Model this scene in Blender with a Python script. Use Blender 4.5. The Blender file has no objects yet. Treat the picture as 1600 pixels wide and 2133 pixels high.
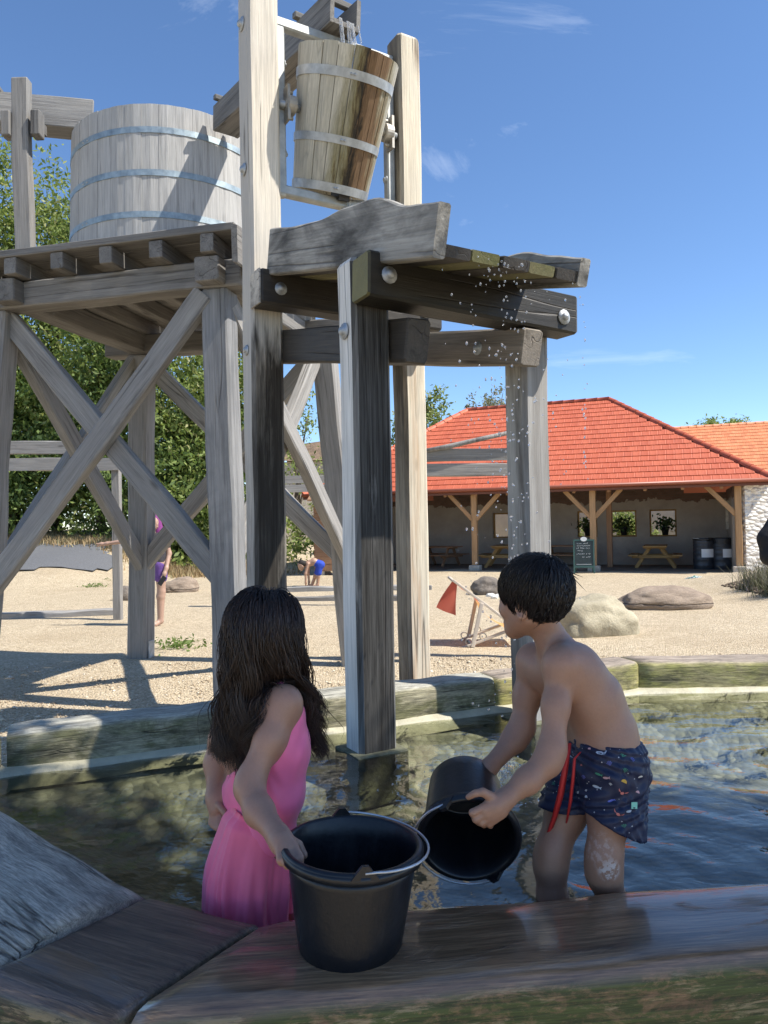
import bpy, bmesh, math, random
import numpy as np
from mathutils import Vector, Matrix, Quaternion, noise as mnoise
from mathutils.bvhtree import BVHTree

# ------------------------------------------------------------------ camera, sky, sun, exposure
SC = bpy.context.scene
COL = SC.collection
R = math.radians
FPX = 1540.0                                   # focal length in photo pixels (1600 x 2133)
PITCH, ROLL = R(0.9), 0.018
CAM = Vector((0.0, 0.0, 1.5))
_F = Vector((0, math.cos(PITCH), math.sin(PITCH)))
_U0 = Vector((0, -math.sin(PITCH), math.cos(PITCH)))
_R0 = Vector((1, 0, 0))
_Rt = _R0 * math.cos(ROLL) - _U0 * math.sin(ROLL)
_Up = _U0 * math.cos(ROLL) + _R0 * math.sin(ROLL)
cd = bpy.data.cameras.new('camera')
cam = bpy.data.objects.new('camera', cd); COL.objects.link(cam)
cd.sensor_fit = 'VERTICAL'; cd.sensor_height = 36.0; cd.lens = 36.0 * FPX / 2133.0
cd.clip_start = 0.05; cd.clip_end = 500
cam.matrix_world = Matrix(((_Rt.x, _Up.x, -_F.x, CAM.x), (_Rt.y, _Up.y, -_F.y, CAM.y), (_Rt.z, _Up.z, -_F.z, CAM.z), (0, 0, 0, 1)))
SC.camera = cam

SUN_EL = R(55)
SUN_AZ = Vector((0.965, -0.262, 0)).normalized()
TO_SUN = Vector((SUN_AZ.x * math.cos(SUN_EL), SUN_AZ.y * math.cos(SUN_EL), math.sin(SUN_EL)))
world = bpy.data.worlds.new('World'); SC.world = world; world.use_nodes = True
wn = world.node_tree; wn.nodes.clear()
sky = wn.nodes.new('ShaderNodeTexSky'); sky.sky_type = 'NISHITA'; sky.sun_disc = False
sky.sun_elevation = SUN_EL; sky.sun_rotation = math.atan2(SUN_AZ.x, SUN_AZ.y)
sky.altitude = 900; sky.air_density = 0.85; sky.dust_density = 0.05; sky.ozone_density = 3.4
# thin wisps of high cloud, scattered over the whole sky by noise
tc = wn.nodes.new('ShaderNodeTexCoord')
mp = wn.nodes.new('ShaderNodeMapping'); mp.inputs['Scale'].default_value = (1.3, 1.6, 3.6); mp.inputs['Location'].default_value = (0.31, 0.12, 0.0); mp.inputs['Rotation'].default_value = (0.35, 0.5, 0.2)
wn.links.new(tc.outputs['Generated'], mp.inputs['Vector'])
cn1 = wn.nodes.new('ShaderNodeTexNoise'); cn1.inputs['Scale'].default_value = 1.6; cn1.inputs['Detail'].default_value = 9; cn1.inputs['Roughness'].default_value = 0.62; cn1.inputs['Distortion'].default_value = 0.9
wn.links.new(mp.outputs[0], cn1.inputs['Vector'])
cr = wn.nodes.new('ShaderNodeValToRGB'); cr.color_ramp.elements[0].position = 0.56; cr.color_ramp.elements[1].position = 0.86
cr.color_ramp.elements[1].color = (0.42, 0.42, 0.42, 1)
wn.links.new(cn1.outputs['Fac'], cr.inputs['Fac'])
mixc = wn.nodes.new('ShaderNodeMixRGB'); mixc.blend_type = 'MIX'
mixc.inputs['Color2'].default_value = (9.0, 9.3, 9.6, 1)
wn.links.new(cr.outputs['Color'], mixc.inputs['Fac']); wn.links.new(sky.outputs['Color'], mixc.inputs['Color1'])
hs = wn.nodes.new('ShaderNodeHueSaturation'); hs.inputs['Saturation'].default_value = 1.07
wn.links.new(sky.outputs['Color'], hs.inputs['Color']); wn.links.new(hs.outputs['Color'], mixc.inputs['Color1'])
bg = wn.nodes.new('ShaderNodeBackground'); bg.inputs['Strength'].default_value = 0.128
wn.links.new(mixc.outputs['Color'], bg.inputs['Color'])
wo = wn.nodes.new('ShaderNodeOutputWorld'); wn.links.new(bg.outputs[0], wo.inputs['Surface'])

sl = bpy.data.lights.new('sun', 'SUN'); sl.energy = 4.4; sl.angle = R(0.53); sl.color = (1.0, 0.945, 0.86)
sun = bpy.data.objects.new('sun', sl); COL.objects.link(sun)
sun.rotation_euler = TO_SUN.to_track_quat('Z', 'Y').to_euler()
sun.location = (20, -8, 30)

SC.view_settings.view_transform = 'Standard'; SC.view_settings.look = 'None'
SC.view_settings.exposure = 0.8; SC.view_settings.gamma = 1.0; SC.view_settings.use_curve_mapping = False
SC.render.engine = 'CYCLES'
cy = SC.cycles
cy.use_denoising = True
try: cy.denoiser = 'OPENIMAGEDENOISE'
except Exception: pass
cy.max_bounces = 8; cy.diffuse_bounces = 3; cy.glossy_bounces = 4; cy.transmission_bounces = 6; cy.transparent_max_bounces = 12
cy.caustics_reflective = False; cy.caustics_refractive = False
cy.sample_clamp_indirect = 6.0
cy.use_adaptive_sampling = True; cy.adaptive_threshold = 0.015

# ------------------------------------------------------------------ helpers
random.seed(7)
RNG = np.random.default_rng(7)
WM = {}                                         # world matrix of every object built so far

def at(px, py, d):
    """world point that stands d metres in front of the photographer at a photo position"""
    x = (px - 800.0) / FPX; y = (1066.5 - py) / FPX
    v = _Rt * x + _Up * y + _F
    return CAM + v * (d / v.y)

def onz(px, py, z):
    x = (px - 800.0) / FPX; y = (1066.5 - py) / FPX
    v = _Rt * x + _Up * y + _F
    return CAM + v * ((z - CAM.z) / v.z)

def place(o, M, parent=None):
    M = M.copy(); WM[o.name] = M
    if parent is not None:
        o.parent = parent
        o.matrix_parent_inverse = Matrix.Identity(4)
        o.matrix_basis = WM[parent.name].inverted() @ M
    else:
        o.matrix_basis = M
    return o

def tag(o, label=None, cat=None, group=None, kind=None):
    if label: o['label'] = label
    if cat: o['category'] = cat
    if group: o['group'] = group
    if kind: o['kind'] = kind
    return o

def empty(name, loc, label=None, cat=None, group=None):
    o = bpy.data.objects.new(name, None); COL.objects.link(o); o.empty_display_size = 0.1
    place(o, Matrix.Translation(Vector(loc)))
    return tag(o, label, cat, group)

def mesh_np(name, V, F, smooth=False):
    """fast mesh from arrays; F an (n,3) or (n,4) array or a list of lists"""
    me = bpy.data.meshes.new(name)
    if isinstance(F, np.ndarray):
        V = np.asarray(V, dtype=np.float32); n, k = F.shape
        me.vertices.add(len(V)); me.vertices.foreach_set('co', V.ravel())
        me.loops.add(n * k); me.loops.foreach_set('vertex_index', F.astype(np.int32).ravel())
        me.polygons.add(n)
        me.polygons.foreach_set('loop_start', np.arange(0, n * k, k, dtype=np.int32))
        me.update(calc_edges=True); me.validate()
    else:
        me.from_pydata([tuple(v) for v in V], [], F); me.update()
    if smooth:
        me.polygons.foreach_set('use_smooth', np.ones(len(me.polygons), dtype=bool))
    return me

def obj(name, me, mat=None, parent=None, M=None):
    o = bpy.data.objects.new(name, me); COL.objects.link(o)
    if mat is not None:
        if me.materials: me.materials[0] = mat
        else: me.materials.append(mat)
    place(o, M if M is not None else (WM[parent.name] if parent is not None else Matrix.Identity(4)), parent)
    return o

def build(name, V, F, mat, parent=None, smooth=False, M=None):
    """V in world coordinates unless M is given; stored relative to M"""
    me = mesh_np(name, V, F, smooth)
    return obj(name, me, mat, parent, M if M is not None else Matrix.Identity(4))

def frame(p, x, z):
    """matrix at p with Z axis along z and X axis near x"""
    z = Vector(z).normalized(); x = Vector(x); x = (x - z * x.dot(z)).normalized(); y = z.cross(x)
    return Matrix(((x.x, y.x, z.x, p[0]), (x.y, y.y, z.y, p[1]), (x.z, y.z, z.z, p[2]), (0, 0, 0, 1)))

def rring(w, h, b, n=2):
    """rounded rectangle, centred"""
    pts = []
    for cx, cy_, a0 in ((w/2-b, h/2-b, 0), (-w/2+b, h/2-b, 90), (-w/2+b, -h/2+b, 180), (w/2-b, -h/2+b, 270)):
        for i in range(n):
            a = R(a0 + 90 * i / max(1, n-1))
            pts.append((cx + b*math.cos(a), cy_ + b*math.sin(a)))
    return pts

def timber_mesh(name, w, h, L, b=0.012, jit=0.004, seg=None, taper=1.0, bow=0.0):
    seg = seg or max(2, int(L / 0.22))
    base = rring(w, h, b, 2); n = len(base)
    rs = random.Random(random.random())
    zs = [0.0, b] + [L * i / seg for i in range(1, seg)] + [L - b, L]
    V = []; F = []
    ph = [rs.uniform(0, 6.28) for _ in range(6)]
    for i, z in enumerate(zs):
        t = z / L; end = (i == 0 or i == len(zs)-1)
        sc = 1 + (taper - 1) * t
        ox = jit * (math.sin(3.1*t*L + ph[0]) + .5*math.sin(7.3*t*L + ph[1])) + bow * math.sin(math.pi*t)
        oy = jit * (math.sin(2.7*t*L + ph[2]) + .5*math.sin(6.1*t*L + ph[3]))
        for j, (x, y) in enumerate(base):
            k = (1 - 1.2*b/max(w, h)) if end else 1
            q = 1 + (jit/w) * 1.2 * math.sin(4.0*z + ph[4] + j*1.3)
            V.append((x*sc*k*q + ox, y*sc*k*q + oy, z))
    m = len(zs)
    for i in range(m-1):
        for j in range(n):
            a = i*n+j; c = i*n+(j+1) % n
            F.append((a, c, c+n, a+n))
    F.append(tuple(range(n-1, -1, -1))); F.append(tuple((m-1)*n + j for j in range(n)))
    return mesh_np(name, V, F, False)

def timber(name, p0, p1, w, h, x, mat, parent=None, **kw):
    """squared timber from p0 to p1; w across the x direction, h across the other"""
    p0 = Vector(p0); p1 = Vector(p1); d = p1 - p0
    me = timber_mesh(name, w, h, d.length, **kw)
    return obj(name, me, mat, parent, frame(p0, x, d))

def tube_mesh(pts, rad, n=8, cap=True):
    """tube along a polyline; rad number or list"""
    pts = [Vector(p) for p in pts]; m = len(pts)
    rad = rad if isinstance(rad, (list, tuple)) else [rad]*m
    V = []; F = []
    t0 = (pts[1]-pts[0]).normalized()
    x = t0.orthogonal().normalized()
    for i, p in enumerate(pts):
        t = (pts[min(m-1, i+1)] - pts[max(0, i-1)]).normalized()
        x = (x - t*x.dot(t)).normalized(); y = t.cross(x)
        for j in range(n):
            a = 2*math.pi*j/n
            V.append(p + (x*math.cos(a) + y*math.sin(a))*rad[i])
    for i in range(m-1):
        for j in range(n):
            a = i*n+j; c = i*n+(j+1) % n
            F.append((a, c, c+n, a+n))
    if cap:
        F.append(tuple(range(n-1, -1, -1))); F.append(tuple((m-1)*n+j for j in range(n)))
    return V, F

def lathe_mesh(prof, n=32, closed=False):
    V = []; F = []
    for (r, z) in prof:
        for j in range(n):
            a = 2*math.pi*j/n
            V.append((r*math.cos(a), r*math.sin(a), z))
    for i in range(len(prof)-1):
        for j in range(n):
            a = i*n+j; c = i*n+(j+1) % n
            F.append((a, c, c+n, a+n))
    return V, F

def merge(parts):
    V = []; F = []
    for v, f in parts:
        o = len(V); V += [tuple(p) for p in v]; F += [tuple(i+o for i in q) for q in f]
    return V, F

def boxvf(x0, x1, y0, y1, z0, z1):
    V = [(x0,y0,z0),(x1,y0,z0),(x1,y1,z0),(x0,y1,z0),(x0,y0,z1),(x1,y0,z1),(x1,y1,z1),(x0,y1,z1)]
    F = [(3,2,1,0),(4,5,6,7),(0,1,5,4),(1,2,6,5),(2,3,7,6),(3,0,4,7)]
    return V, F

def bevel_box(sx, sy, sz, b=0.01, seg=2, name='box'):
    bm = bmesh.new(); bmesh.ops.create_cube(bm, size=1.0)
    for v in bm.verts: v.co = Vector((v.co.x*sx, v.co.y*sy, v.co.z*sz))
    bmesh.ops.bevel(bm, geom=list(bm.edges), offset=b, segments=seg, affect='EDGES', profile=.6)
    me = bpy.data.meshes.new(name); bm.to_mesh(me); bm.free(); return me

# ------------------------------------------------------------------ material helpers
def newmat(name):
    m = bpy.data.materials.new(name); m.use_nodes = True
    nt = m.node_tree; nt.nodes.clear()
    return m, nt

def N(nt, t, inp=None, **props):
    n = nt.nodes.new(t)
    for k, v in props.items(): setattr(n, k, v)
    for k, v in (inp or {}).items():
        s = n.inputs[k]
        if isinstance(v, bpy.types.NodeSocket): nt.links.new(v, s)
        elif isinstance(v, (tuple, list)) and len(v) == 3 and s.type == 'RGBA': s.default_value = (*v, 1)
        else: s.default_value = v
    return n

def ramp(nt, fac, stops, interp='LINEAR'):
    n = nt.nodes.new('ShaderNodeValToRGB'); e = n.color_ramp.elements; n.color_ramp.interpolation = interp
    while len(e) < len(stops): e.new(0.5)
    for i, (p, c) in enumerate(stops):
        e[i].position = p; e[i].color = (c, c, c, 1) if not isinstance(c, (tuple, list)) else (*c, 1)
    nt.links.new(fac, n.inputs['Fac']); return n.outputs['Color']

def mixrgb(nt, fac, a, b, blend='MIX'):
    n = nt.nodes.new('ShaderNodeMixRGB'); n.blend_type = blend
    for s, v in (('Fac', fac), ('Color1', a), ('Color2', b)):
        if isinstance(v, bpy.types.NodeSocket): nt.links.new(v, n.inputs[s])
        elif isinstance(v, (tuple, list)): n.inputs[s].default_value = (*v, 1)
        else: n.inputs[s].default_value = v if s == 'Fac' else (v, v, v, 1)
    return n.outputs['Color']

def mathn(nt, op, a, b=0.0, c=0.0, clamp=False):
    n = nt.nodes.new('ShaderNodeMath'); n.operation = op; n.use_clamp = clamp
    for i, v in enumerate((a, b, c)):
        if isinstance(v, bpy.types.NodeSocket): nt.links.new(v, n.inputs[i])
        else: n.inputs[i].default_value = v
    return n.outputs[0]

def noise(nt, vec, scale, detail=5, rough=0.6, dist=0.0):
    n = nt.nodes.new('ShaderNodeTexNoise')
    n.inputs['Scale'].default_value = scale; n.inputs['Detail'].default_value = detail
    n.inputs['Roughness'].default_value = rough; n.inputs['Distortion'].default_value = dist
    if vec is not None: nt.links.new(vec, n.inputs['Vector'])
    return n.outputs['Fac']

def mapping(nt, vec, scale=(1,1,1), loc=(0,0,0), rot=(0,0,0)):
    n = nt.nodes.new('ShaderNodeMapping'); n.inputs['Scale'].default_value = scale; n.inputs['Location'].default_value = loc; n.inputs['Rotation'].default_value = rot
    nt.links.new(vec, n.inputs['Vector']); return n.outputs[0]

def principled(nt, col, rough=0.6, bump=None, bdist=0.003, bstr=1.0, **kw):
    p = nt.nodes.new('ShaderNodeBsdfPrincipled')
    def put(k, v):
        if k not in p.inputs: return
        if isinstance(v, bpy.types.NodeSocket): nt.links.new(v, p.inputs[k])
        elif isinstance(v, (tuple, list)): p.inputs[k].default_value = (*v, 1) if len(v) == 3 and p.inputs[k].type == 'RGBA' else v
        else: p.inputs[k].default_value = v
    put('Base Color', col); put('Roughness', rough)
    for k, v in kw.items(): put(k.replace('_', ' '), v)
    if bump is not None:
        b = nt.nodes.new('ShaderNodeBump'); b.inputs['Distance'].default_value = bdist; b.inputs['Strength'].default_value = bstr
        nt.links.new(bump, b.inputs['Height']); nt.links.new(b.outputs[0], p.inputs['Normal'])
    o = nt.nodes.new('ShaderNodeOutputMaterial'); nt.links.new(p.outputs[0], o.inputs['Surface'])
    return p

def plain(name, col, rough=0.6, metal=0.0, nscale=None, namt=0.25, bscale=None, bdist=0.002, **kw):
    m, nt = newmat(name); c = col; bmp = None
    co = N(nt, 'ShaderNodeTexCoord').outputs['Object']
    if nscale:
        f = noise(nt, co, nscale, 6, .6)
        c = mixrgb(nt, 1.0, col, ramp(nt, f, [(.25, 1-namt), (.75, 1+namt*.6)]), 'MULTIPLY')
    if bscale: bmp = noise(nt, co, bscale, 6, .65)
    principled(nt, c, rough, bmp, bdist, Metallic=metal, **kw)
    return m

def wood(name, light, dark, rough=0.82, grain=1.0, blotch=None, blotch_amt=0.5, stains_shade=(), crack=0.7, coat=0.0, bd=0.004, band=None, vary=1.0, spec=.4):
    """weathered sawn timber; grain runs along local Z. stains: (colour, axis, sign, bias, contrast, scale_z)"""
    m, nt = newmat(name)
    t = N(nt, 'ShaderNodeTexCoord'); oi = N(nt, 'ShaderNodeObjectInfo')
    rv = N(nt, 'ShaderNodeVectorMath', {0: t.outputs['Object']}, operation='ADD')
    sv = N(nt, 'ShaderNodeVectorMath', {0: (31.7, 17.3, 53.1)}, operation='SCALE'); nt.links.new(oi.outputs['Random'], sv.inputs['Scale'])
    nt.links.new(sv.outputs[0], rv.inputs[1]); co = rv.outputs[0]
    g = mapping(nt, co, (grain, grain, 0.07*grain))
    n1 = noise(nt, g, 16, 7, .68, .5)
    n2 = noise(nt, mapping(nt, co, (grain, grain, .022*grain)), 95, 4, .7, .2)
    col = ramp(nt, n1, [(.28, dark), (.46, tuple(.35*d+.65*l for d, l in zip(dark, light))), (.74, light)])
    col = mixrgb(nt, .75, col, ramp(nt, n2, [(.3, .62), (.62, 1.12)]), 'MULTIPLY')
    var = ramp(nt, oi.outputs['Random'], [(0, 1-.14*vary), (1, 1+.12*vary)])
    col = mixrgb(nt, 1.0, col, var, 'MULTIPLY')
    if blotch:
        bl = noise(nt, mapping(nt, co, (1, 1, .35)), 3.2, 6, .62, .6)
        col = mixrgb(nt, mathn(nt, 'MULTIPLY', ramp(nt, bl, [(.46, 0.), (.66, 1.)]), blotch_amt), col, blotch)
    for (sc_, axis, sign, bias, con, sz, *zl) in stains_shade:
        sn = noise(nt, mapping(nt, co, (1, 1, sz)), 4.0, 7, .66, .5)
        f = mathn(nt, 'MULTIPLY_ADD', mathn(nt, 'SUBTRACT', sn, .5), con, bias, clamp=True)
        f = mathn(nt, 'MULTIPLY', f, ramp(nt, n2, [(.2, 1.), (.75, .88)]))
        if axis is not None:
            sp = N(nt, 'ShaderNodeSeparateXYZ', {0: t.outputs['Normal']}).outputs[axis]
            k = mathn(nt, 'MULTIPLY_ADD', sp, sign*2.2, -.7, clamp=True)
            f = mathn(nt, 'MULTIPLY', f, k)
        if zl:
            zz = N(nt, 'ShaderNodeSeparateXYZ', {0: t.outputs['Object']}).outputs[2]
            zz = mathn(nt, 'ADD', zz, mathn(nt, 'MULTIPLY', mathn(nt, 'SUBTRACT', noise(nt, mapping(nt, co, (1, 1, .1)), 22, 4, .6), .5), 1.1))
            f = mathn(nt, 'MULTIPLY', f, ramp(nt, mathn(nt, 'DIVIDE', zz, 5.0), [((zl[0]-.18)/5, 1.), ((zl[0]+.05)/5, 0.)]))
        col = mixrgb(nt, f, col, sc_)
    if band:                                         # a wet stripe down the front of a round tub, ragged at its edges
        for (cc, cx, half, soft) in band:
            xyz = N(nt, 'ShaderNodeSeparateXYZ', {0: t.outputs['Object']})
            rg = noise(nt, mapping(nt, t.outputs['Object'], (1, 1, .22)), 9, 8, .72, .4)
            dx = mathn(nt, 'ABSOLUTE', mathn(nt, 'ADD', mathn(nt, 'SUBTRACT', xyz.outputs[0], cx), mathn(nt, 'MULTIPLY', mathn(nt, 'SUBTRACT', rg, .5), .34)))
            fb = ramp(nt, dx, [(max(0.001, half-soft), 1.), (half, 0.)])
            fb = mathn(nt, 'MULTIPLY', fb, mathn(nt, 'LESS_THAN', xyz.outputs[1], -.05))
            col = mixrgb(nt, fb, col, mixrgb(nt, ramp(nt, n2, [(.3, 0.), (.65, 1.)]), tuple(v*.45 for v in cc), cc))
    kn = nt.nodes.new('ShaderNodeTexVoronoi'); kn.inputs['Scale'].default_value = 2.6; nt.links.new(mapping(nt, co, (1.2, 1.2, .42)), kn.inputs['Vector'])
    kf = ramp(nt, kn.outputs['Distance'], [(.035, 1.), (.085, 0.)])
    col = mixrgb(nt, mathn(nt, 'MULTIPLY', kf, .6*min(1, crack+.2)), col, tuple(v*.3 for v in dark))
    ck = noise(nt, mapping(nt, co, (grain, grain, .03*grain)), 8, 2, .4, .15)
    cm = ramp(nt, noise(nt, mapping(nt, co, (1, 1, .5)), 2.3, 2, .5), [(.5, 0.), (.58, 1.)])
    cl = mathn(nt, 'SUBTRACT', 1, mathn(nt, 'MULTIPLY', cm, mathn(nt, 'SUBTRACT', 1, ramp(nt, mathn(nt, 'ABSOLUTE', mathn(nt, 'SUBTRACT', ck, .5)), [(.0, 0.), (.013, 1.)]))))
    col = mixrgb(nt, mathn(nt, 'MULTIPLY', mathn(nt, 'SUBTRACT', 1, cl), crack), col, (.03, .024, .02))
    h = mathn(nt, 'ADD', mathn(nt, 'MULTIPLY', n2, .55), mathn(nt, 'MULTIPLY', n1, .6))
    h = mathn(nt, 'ADD', h, mathn(nt, 'MULTIPLY', cl, .8))
    principled(nt, col, rough, h, bd, 1.0, Coat_Weight=coat, Coat_Roughness=.08, Specular_IOR_Level=spec)
    return m
# ------------------------------------------------------------------ materials
W_GREY = wood('weathered grey oak', (.37, .355, .33), (.14, .13, .12), blotch=(.22, .215, .21), blotch_amt=.5)
W_GREYD = wood('dark grey oak', (.25, .24, .225), (.09, .085, .078), blotch=(.12, .115, .108), blotch_amt=.6)
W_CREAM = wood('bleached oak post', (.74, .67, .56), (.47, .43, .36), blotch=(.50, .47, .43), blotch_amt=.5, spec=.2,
               stains_shade=(((.44, .425, .40), 0, -1, .7, 1.2, .3), ((.010, .008, .006), 1, -1, 1.05, 2.6, .14, 2.85), ((.03, .025, .02), None, 1, .1, 4.5, .12, 2.7)))  # first entry: shade of the left face put into the colour; others are stains
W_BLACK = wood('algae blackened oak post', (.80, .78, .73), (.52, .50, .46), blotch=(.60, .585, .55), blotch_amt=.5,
               spec=.12, stains_shade=(((.009, .0075, .006), 1, -1, 1.25, 3.0, .16), ((.05, .05, .016), None, 1, -.35, 2.5, .3)), rough=.65)
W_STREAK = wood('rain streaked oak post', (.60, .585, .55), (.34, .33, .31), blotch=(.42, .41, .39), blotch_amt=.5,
                stains_shade=(((.05, .04, .033), 0, -1, .25, 4.0, .12), ((.20, .18, .16), 1, -1, .35, 2.4, .2)))
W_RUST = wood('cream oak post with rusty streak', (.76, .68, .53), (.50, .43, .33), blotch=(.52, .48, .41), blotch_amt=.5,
              stains_shade=(((.42, .20, .07), 1, -1, .0, 4.2, .08), ((.05, .04, .03), 0, -1, .75, 2.0, .15)))
W_WETDK = wood('soaked dark oak beam', (.060, .050, .040), (.014, .012, .010), blotch=(.10, .085, .06), blotch_amt=.5, rough=.55)
W_WETMID = wood('damp oak beam', (.075, .064, .052), (.018, .015, .012), blotch=(.035, .03, .025), blotch_amt=.85, rough=.6)
W_BOARD = wood('sawn trough board', (.44, .42, .375), (.20, .19, .17), blotch=(.025, .024, .021), blotch_amt=.9, grain=.8, stains_shade=(((.03, .028, .024), None, 1, .05, 4.5, .35),))
W_GREEN = wood('algae green oak', (.22, .20, .10), (.08, .075, .035), blotch=(.10, .11, .03), blotch_amt=.7)
W_BARREL = wood('silver grey stave', (.51, .50, .475), (.31, .30, .285), blotch=(.35, .345, .335), blotch_amt=.45, crack=.25, bd=.002, vary=.45)
W_TUB = wood('pale bucket stave', (.60, .57, .48), (.40, .38, .32), blotch=(.44, .42, .35), blotch_amt=.5, crack=.25, bd=.002, band=(((.24, .21, .09), .05, .22, .12), ((.24, .145, .075), .07, .145, .07), ((.04, .032, .022), -.02, .04, .035)))
W_TUBDK = wood('water stained bucket stave', (.22, .13, .06), (.07, .042, .022), blotch=(.10, .095, .03), blotch_amt=.75, crack=.3, bd=.003, rough=.45)
W_LEG = wood('blue grey mottled oak leg', (.30, .30, .30), (.12, .12, .12), blotch=(.14, .145, .15), blotch_amt=.8)
W_PINE = wood('orange pine timber', (.50, .30, .15), (.30, .17, .08), crack=.3, bd=.002)
W_PINEG = wood('yellow pine bench', (.42, .25, .09), (.25, .14, .05), crack=.3, bd=.002)
W_CABIN = wood('brown plank', (.36, .20, .11), (.20, .11, .06), crack=.4)
W_DECK = wood('bleached chair slat', (.66, .58, .49), (.48, .41, .33), crack=.1, bd=.001)

def wet_wood(name, light, dark, moss, film):
    m, nt = newmat(name)
    t = N(nt, 'ShaderNodeTexCoord'); co = t.outputs['Object']
    g = mapping(nt, co, (1, 1, .06))
    n1 = noise(nt, g, 20, 8, .7, .5); n2 = noise(nt, mapping(nt, co, (1, 1, .03)), 110, 4, .7, .2)
    col = ramp(nt, n1, [(.3, dark), (.7, light)])
    n3 = noise(nt, mapping(nt, co, (1, 1, .05)), 260, 3, .7, .1)
    col = mixrgb(nt, .9, col, ramp(nt, n2, [(.3, .42), (.65, 1.2)]), 'MULTIPLY'); col = mixrgb(nt, .7, col, ramp(nt, n3, [(.35, .55), (.6, 1.15)]), 'MULTIPLY')
    sp = N(nt, 'ShaderNodeSeparateXYZ', {0: t.outputs['Normal']})
    mn = noise(nt, mapping(nt, co, (1, 1, .45)), 22, 10, .78, .3)
    side = mathn(nt, 'MULTIPLY_ADD', sp.outputs[0], -2.4, 1.55, clamp=True)        # everything that is not the top
    f = mathn(nt, 'MULTIPLY', side, ramp(nt, mn, [(.38, 0.), (.52, 1.)]))
    col = mixrgb(nt, f, col, mixrgb(nt, ramp(nt, n2, [(.35, 0.), (.6, 1.)]), tuple(c*.25 for c in moss), moss))
    dry = mathn(nt, 'MULTIPLY', side, ramp(nt, noise(nt, mapping(nt, co, (1, 1, .16)), 34, 9, .75, .3), [(.54, 0.), (.6, 1.)]))
    col = mixrgb(nt, mathn(nt, 'MULTIPLY', dry, .7), col, (.36, .27, .15))
    fn = noise(nt, mapping(nt, co, (1.6, 1.6, .35)), 5.5, 5, .6, .8)
    wetm = mathn(nt, 'MULTIPLY', mathn(nt, 'SUBTRACT', 1, side), ramp(nt, fn, [(film-.05, 1.), (film+.02, 0.)]))
    h = mathn(nt, 'ADD', mathn(nt, 'MULTIPLY', n2, .6), mathn(nt, 'MULTIPLY', n1, .5))
    h = mathn(nt, 'MULTIPLY', h, mathn(nt, 'MULTIPLY_ADD', wetm, -.93, 1.0))
    rough = mathn(nt, 'MULTIPLY_ADD', wetm, -.25, .6)
    p = principled(nt, col, rough, h, .005, 1.0, Coat_Weight=mathn(nt, 'MULTIPLY_ADD', wetm, .88, .12), Coat_Roughness=mathn(nt, 'MULTIPLY_ADD', wetm, -.34, .36), Coat_IOR=1.5)
    gr = mathn(nt, 'ADD', noise(nt, mapping(nt, co, (1, 1, .07)), 80, 4, .65, .3), mathn(nt, 'MULTIPLY', noise(nt, mapping(nt, co, (1, 1, .25)), 14, 3, .5), 1.1))
    cb2 = N(nt, 'ShaderNodeBump', {'Distance': .0009, 'Strength': .8, 'Height': gr}); nt.links.new(cb2.outputs[0], p.inputs['Coat Normal'])
    return m
W_LEDGE = wet_wood('wet brown oak', (.42, .245, .125), (.115, .064, .034), (.075, .095, .022), .60)
W_LEDGE2 = wet_wood('wet dark oak', (.25, .155, .095), (.065, .04, .027), (.07, .08, .03), .50)

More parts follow.
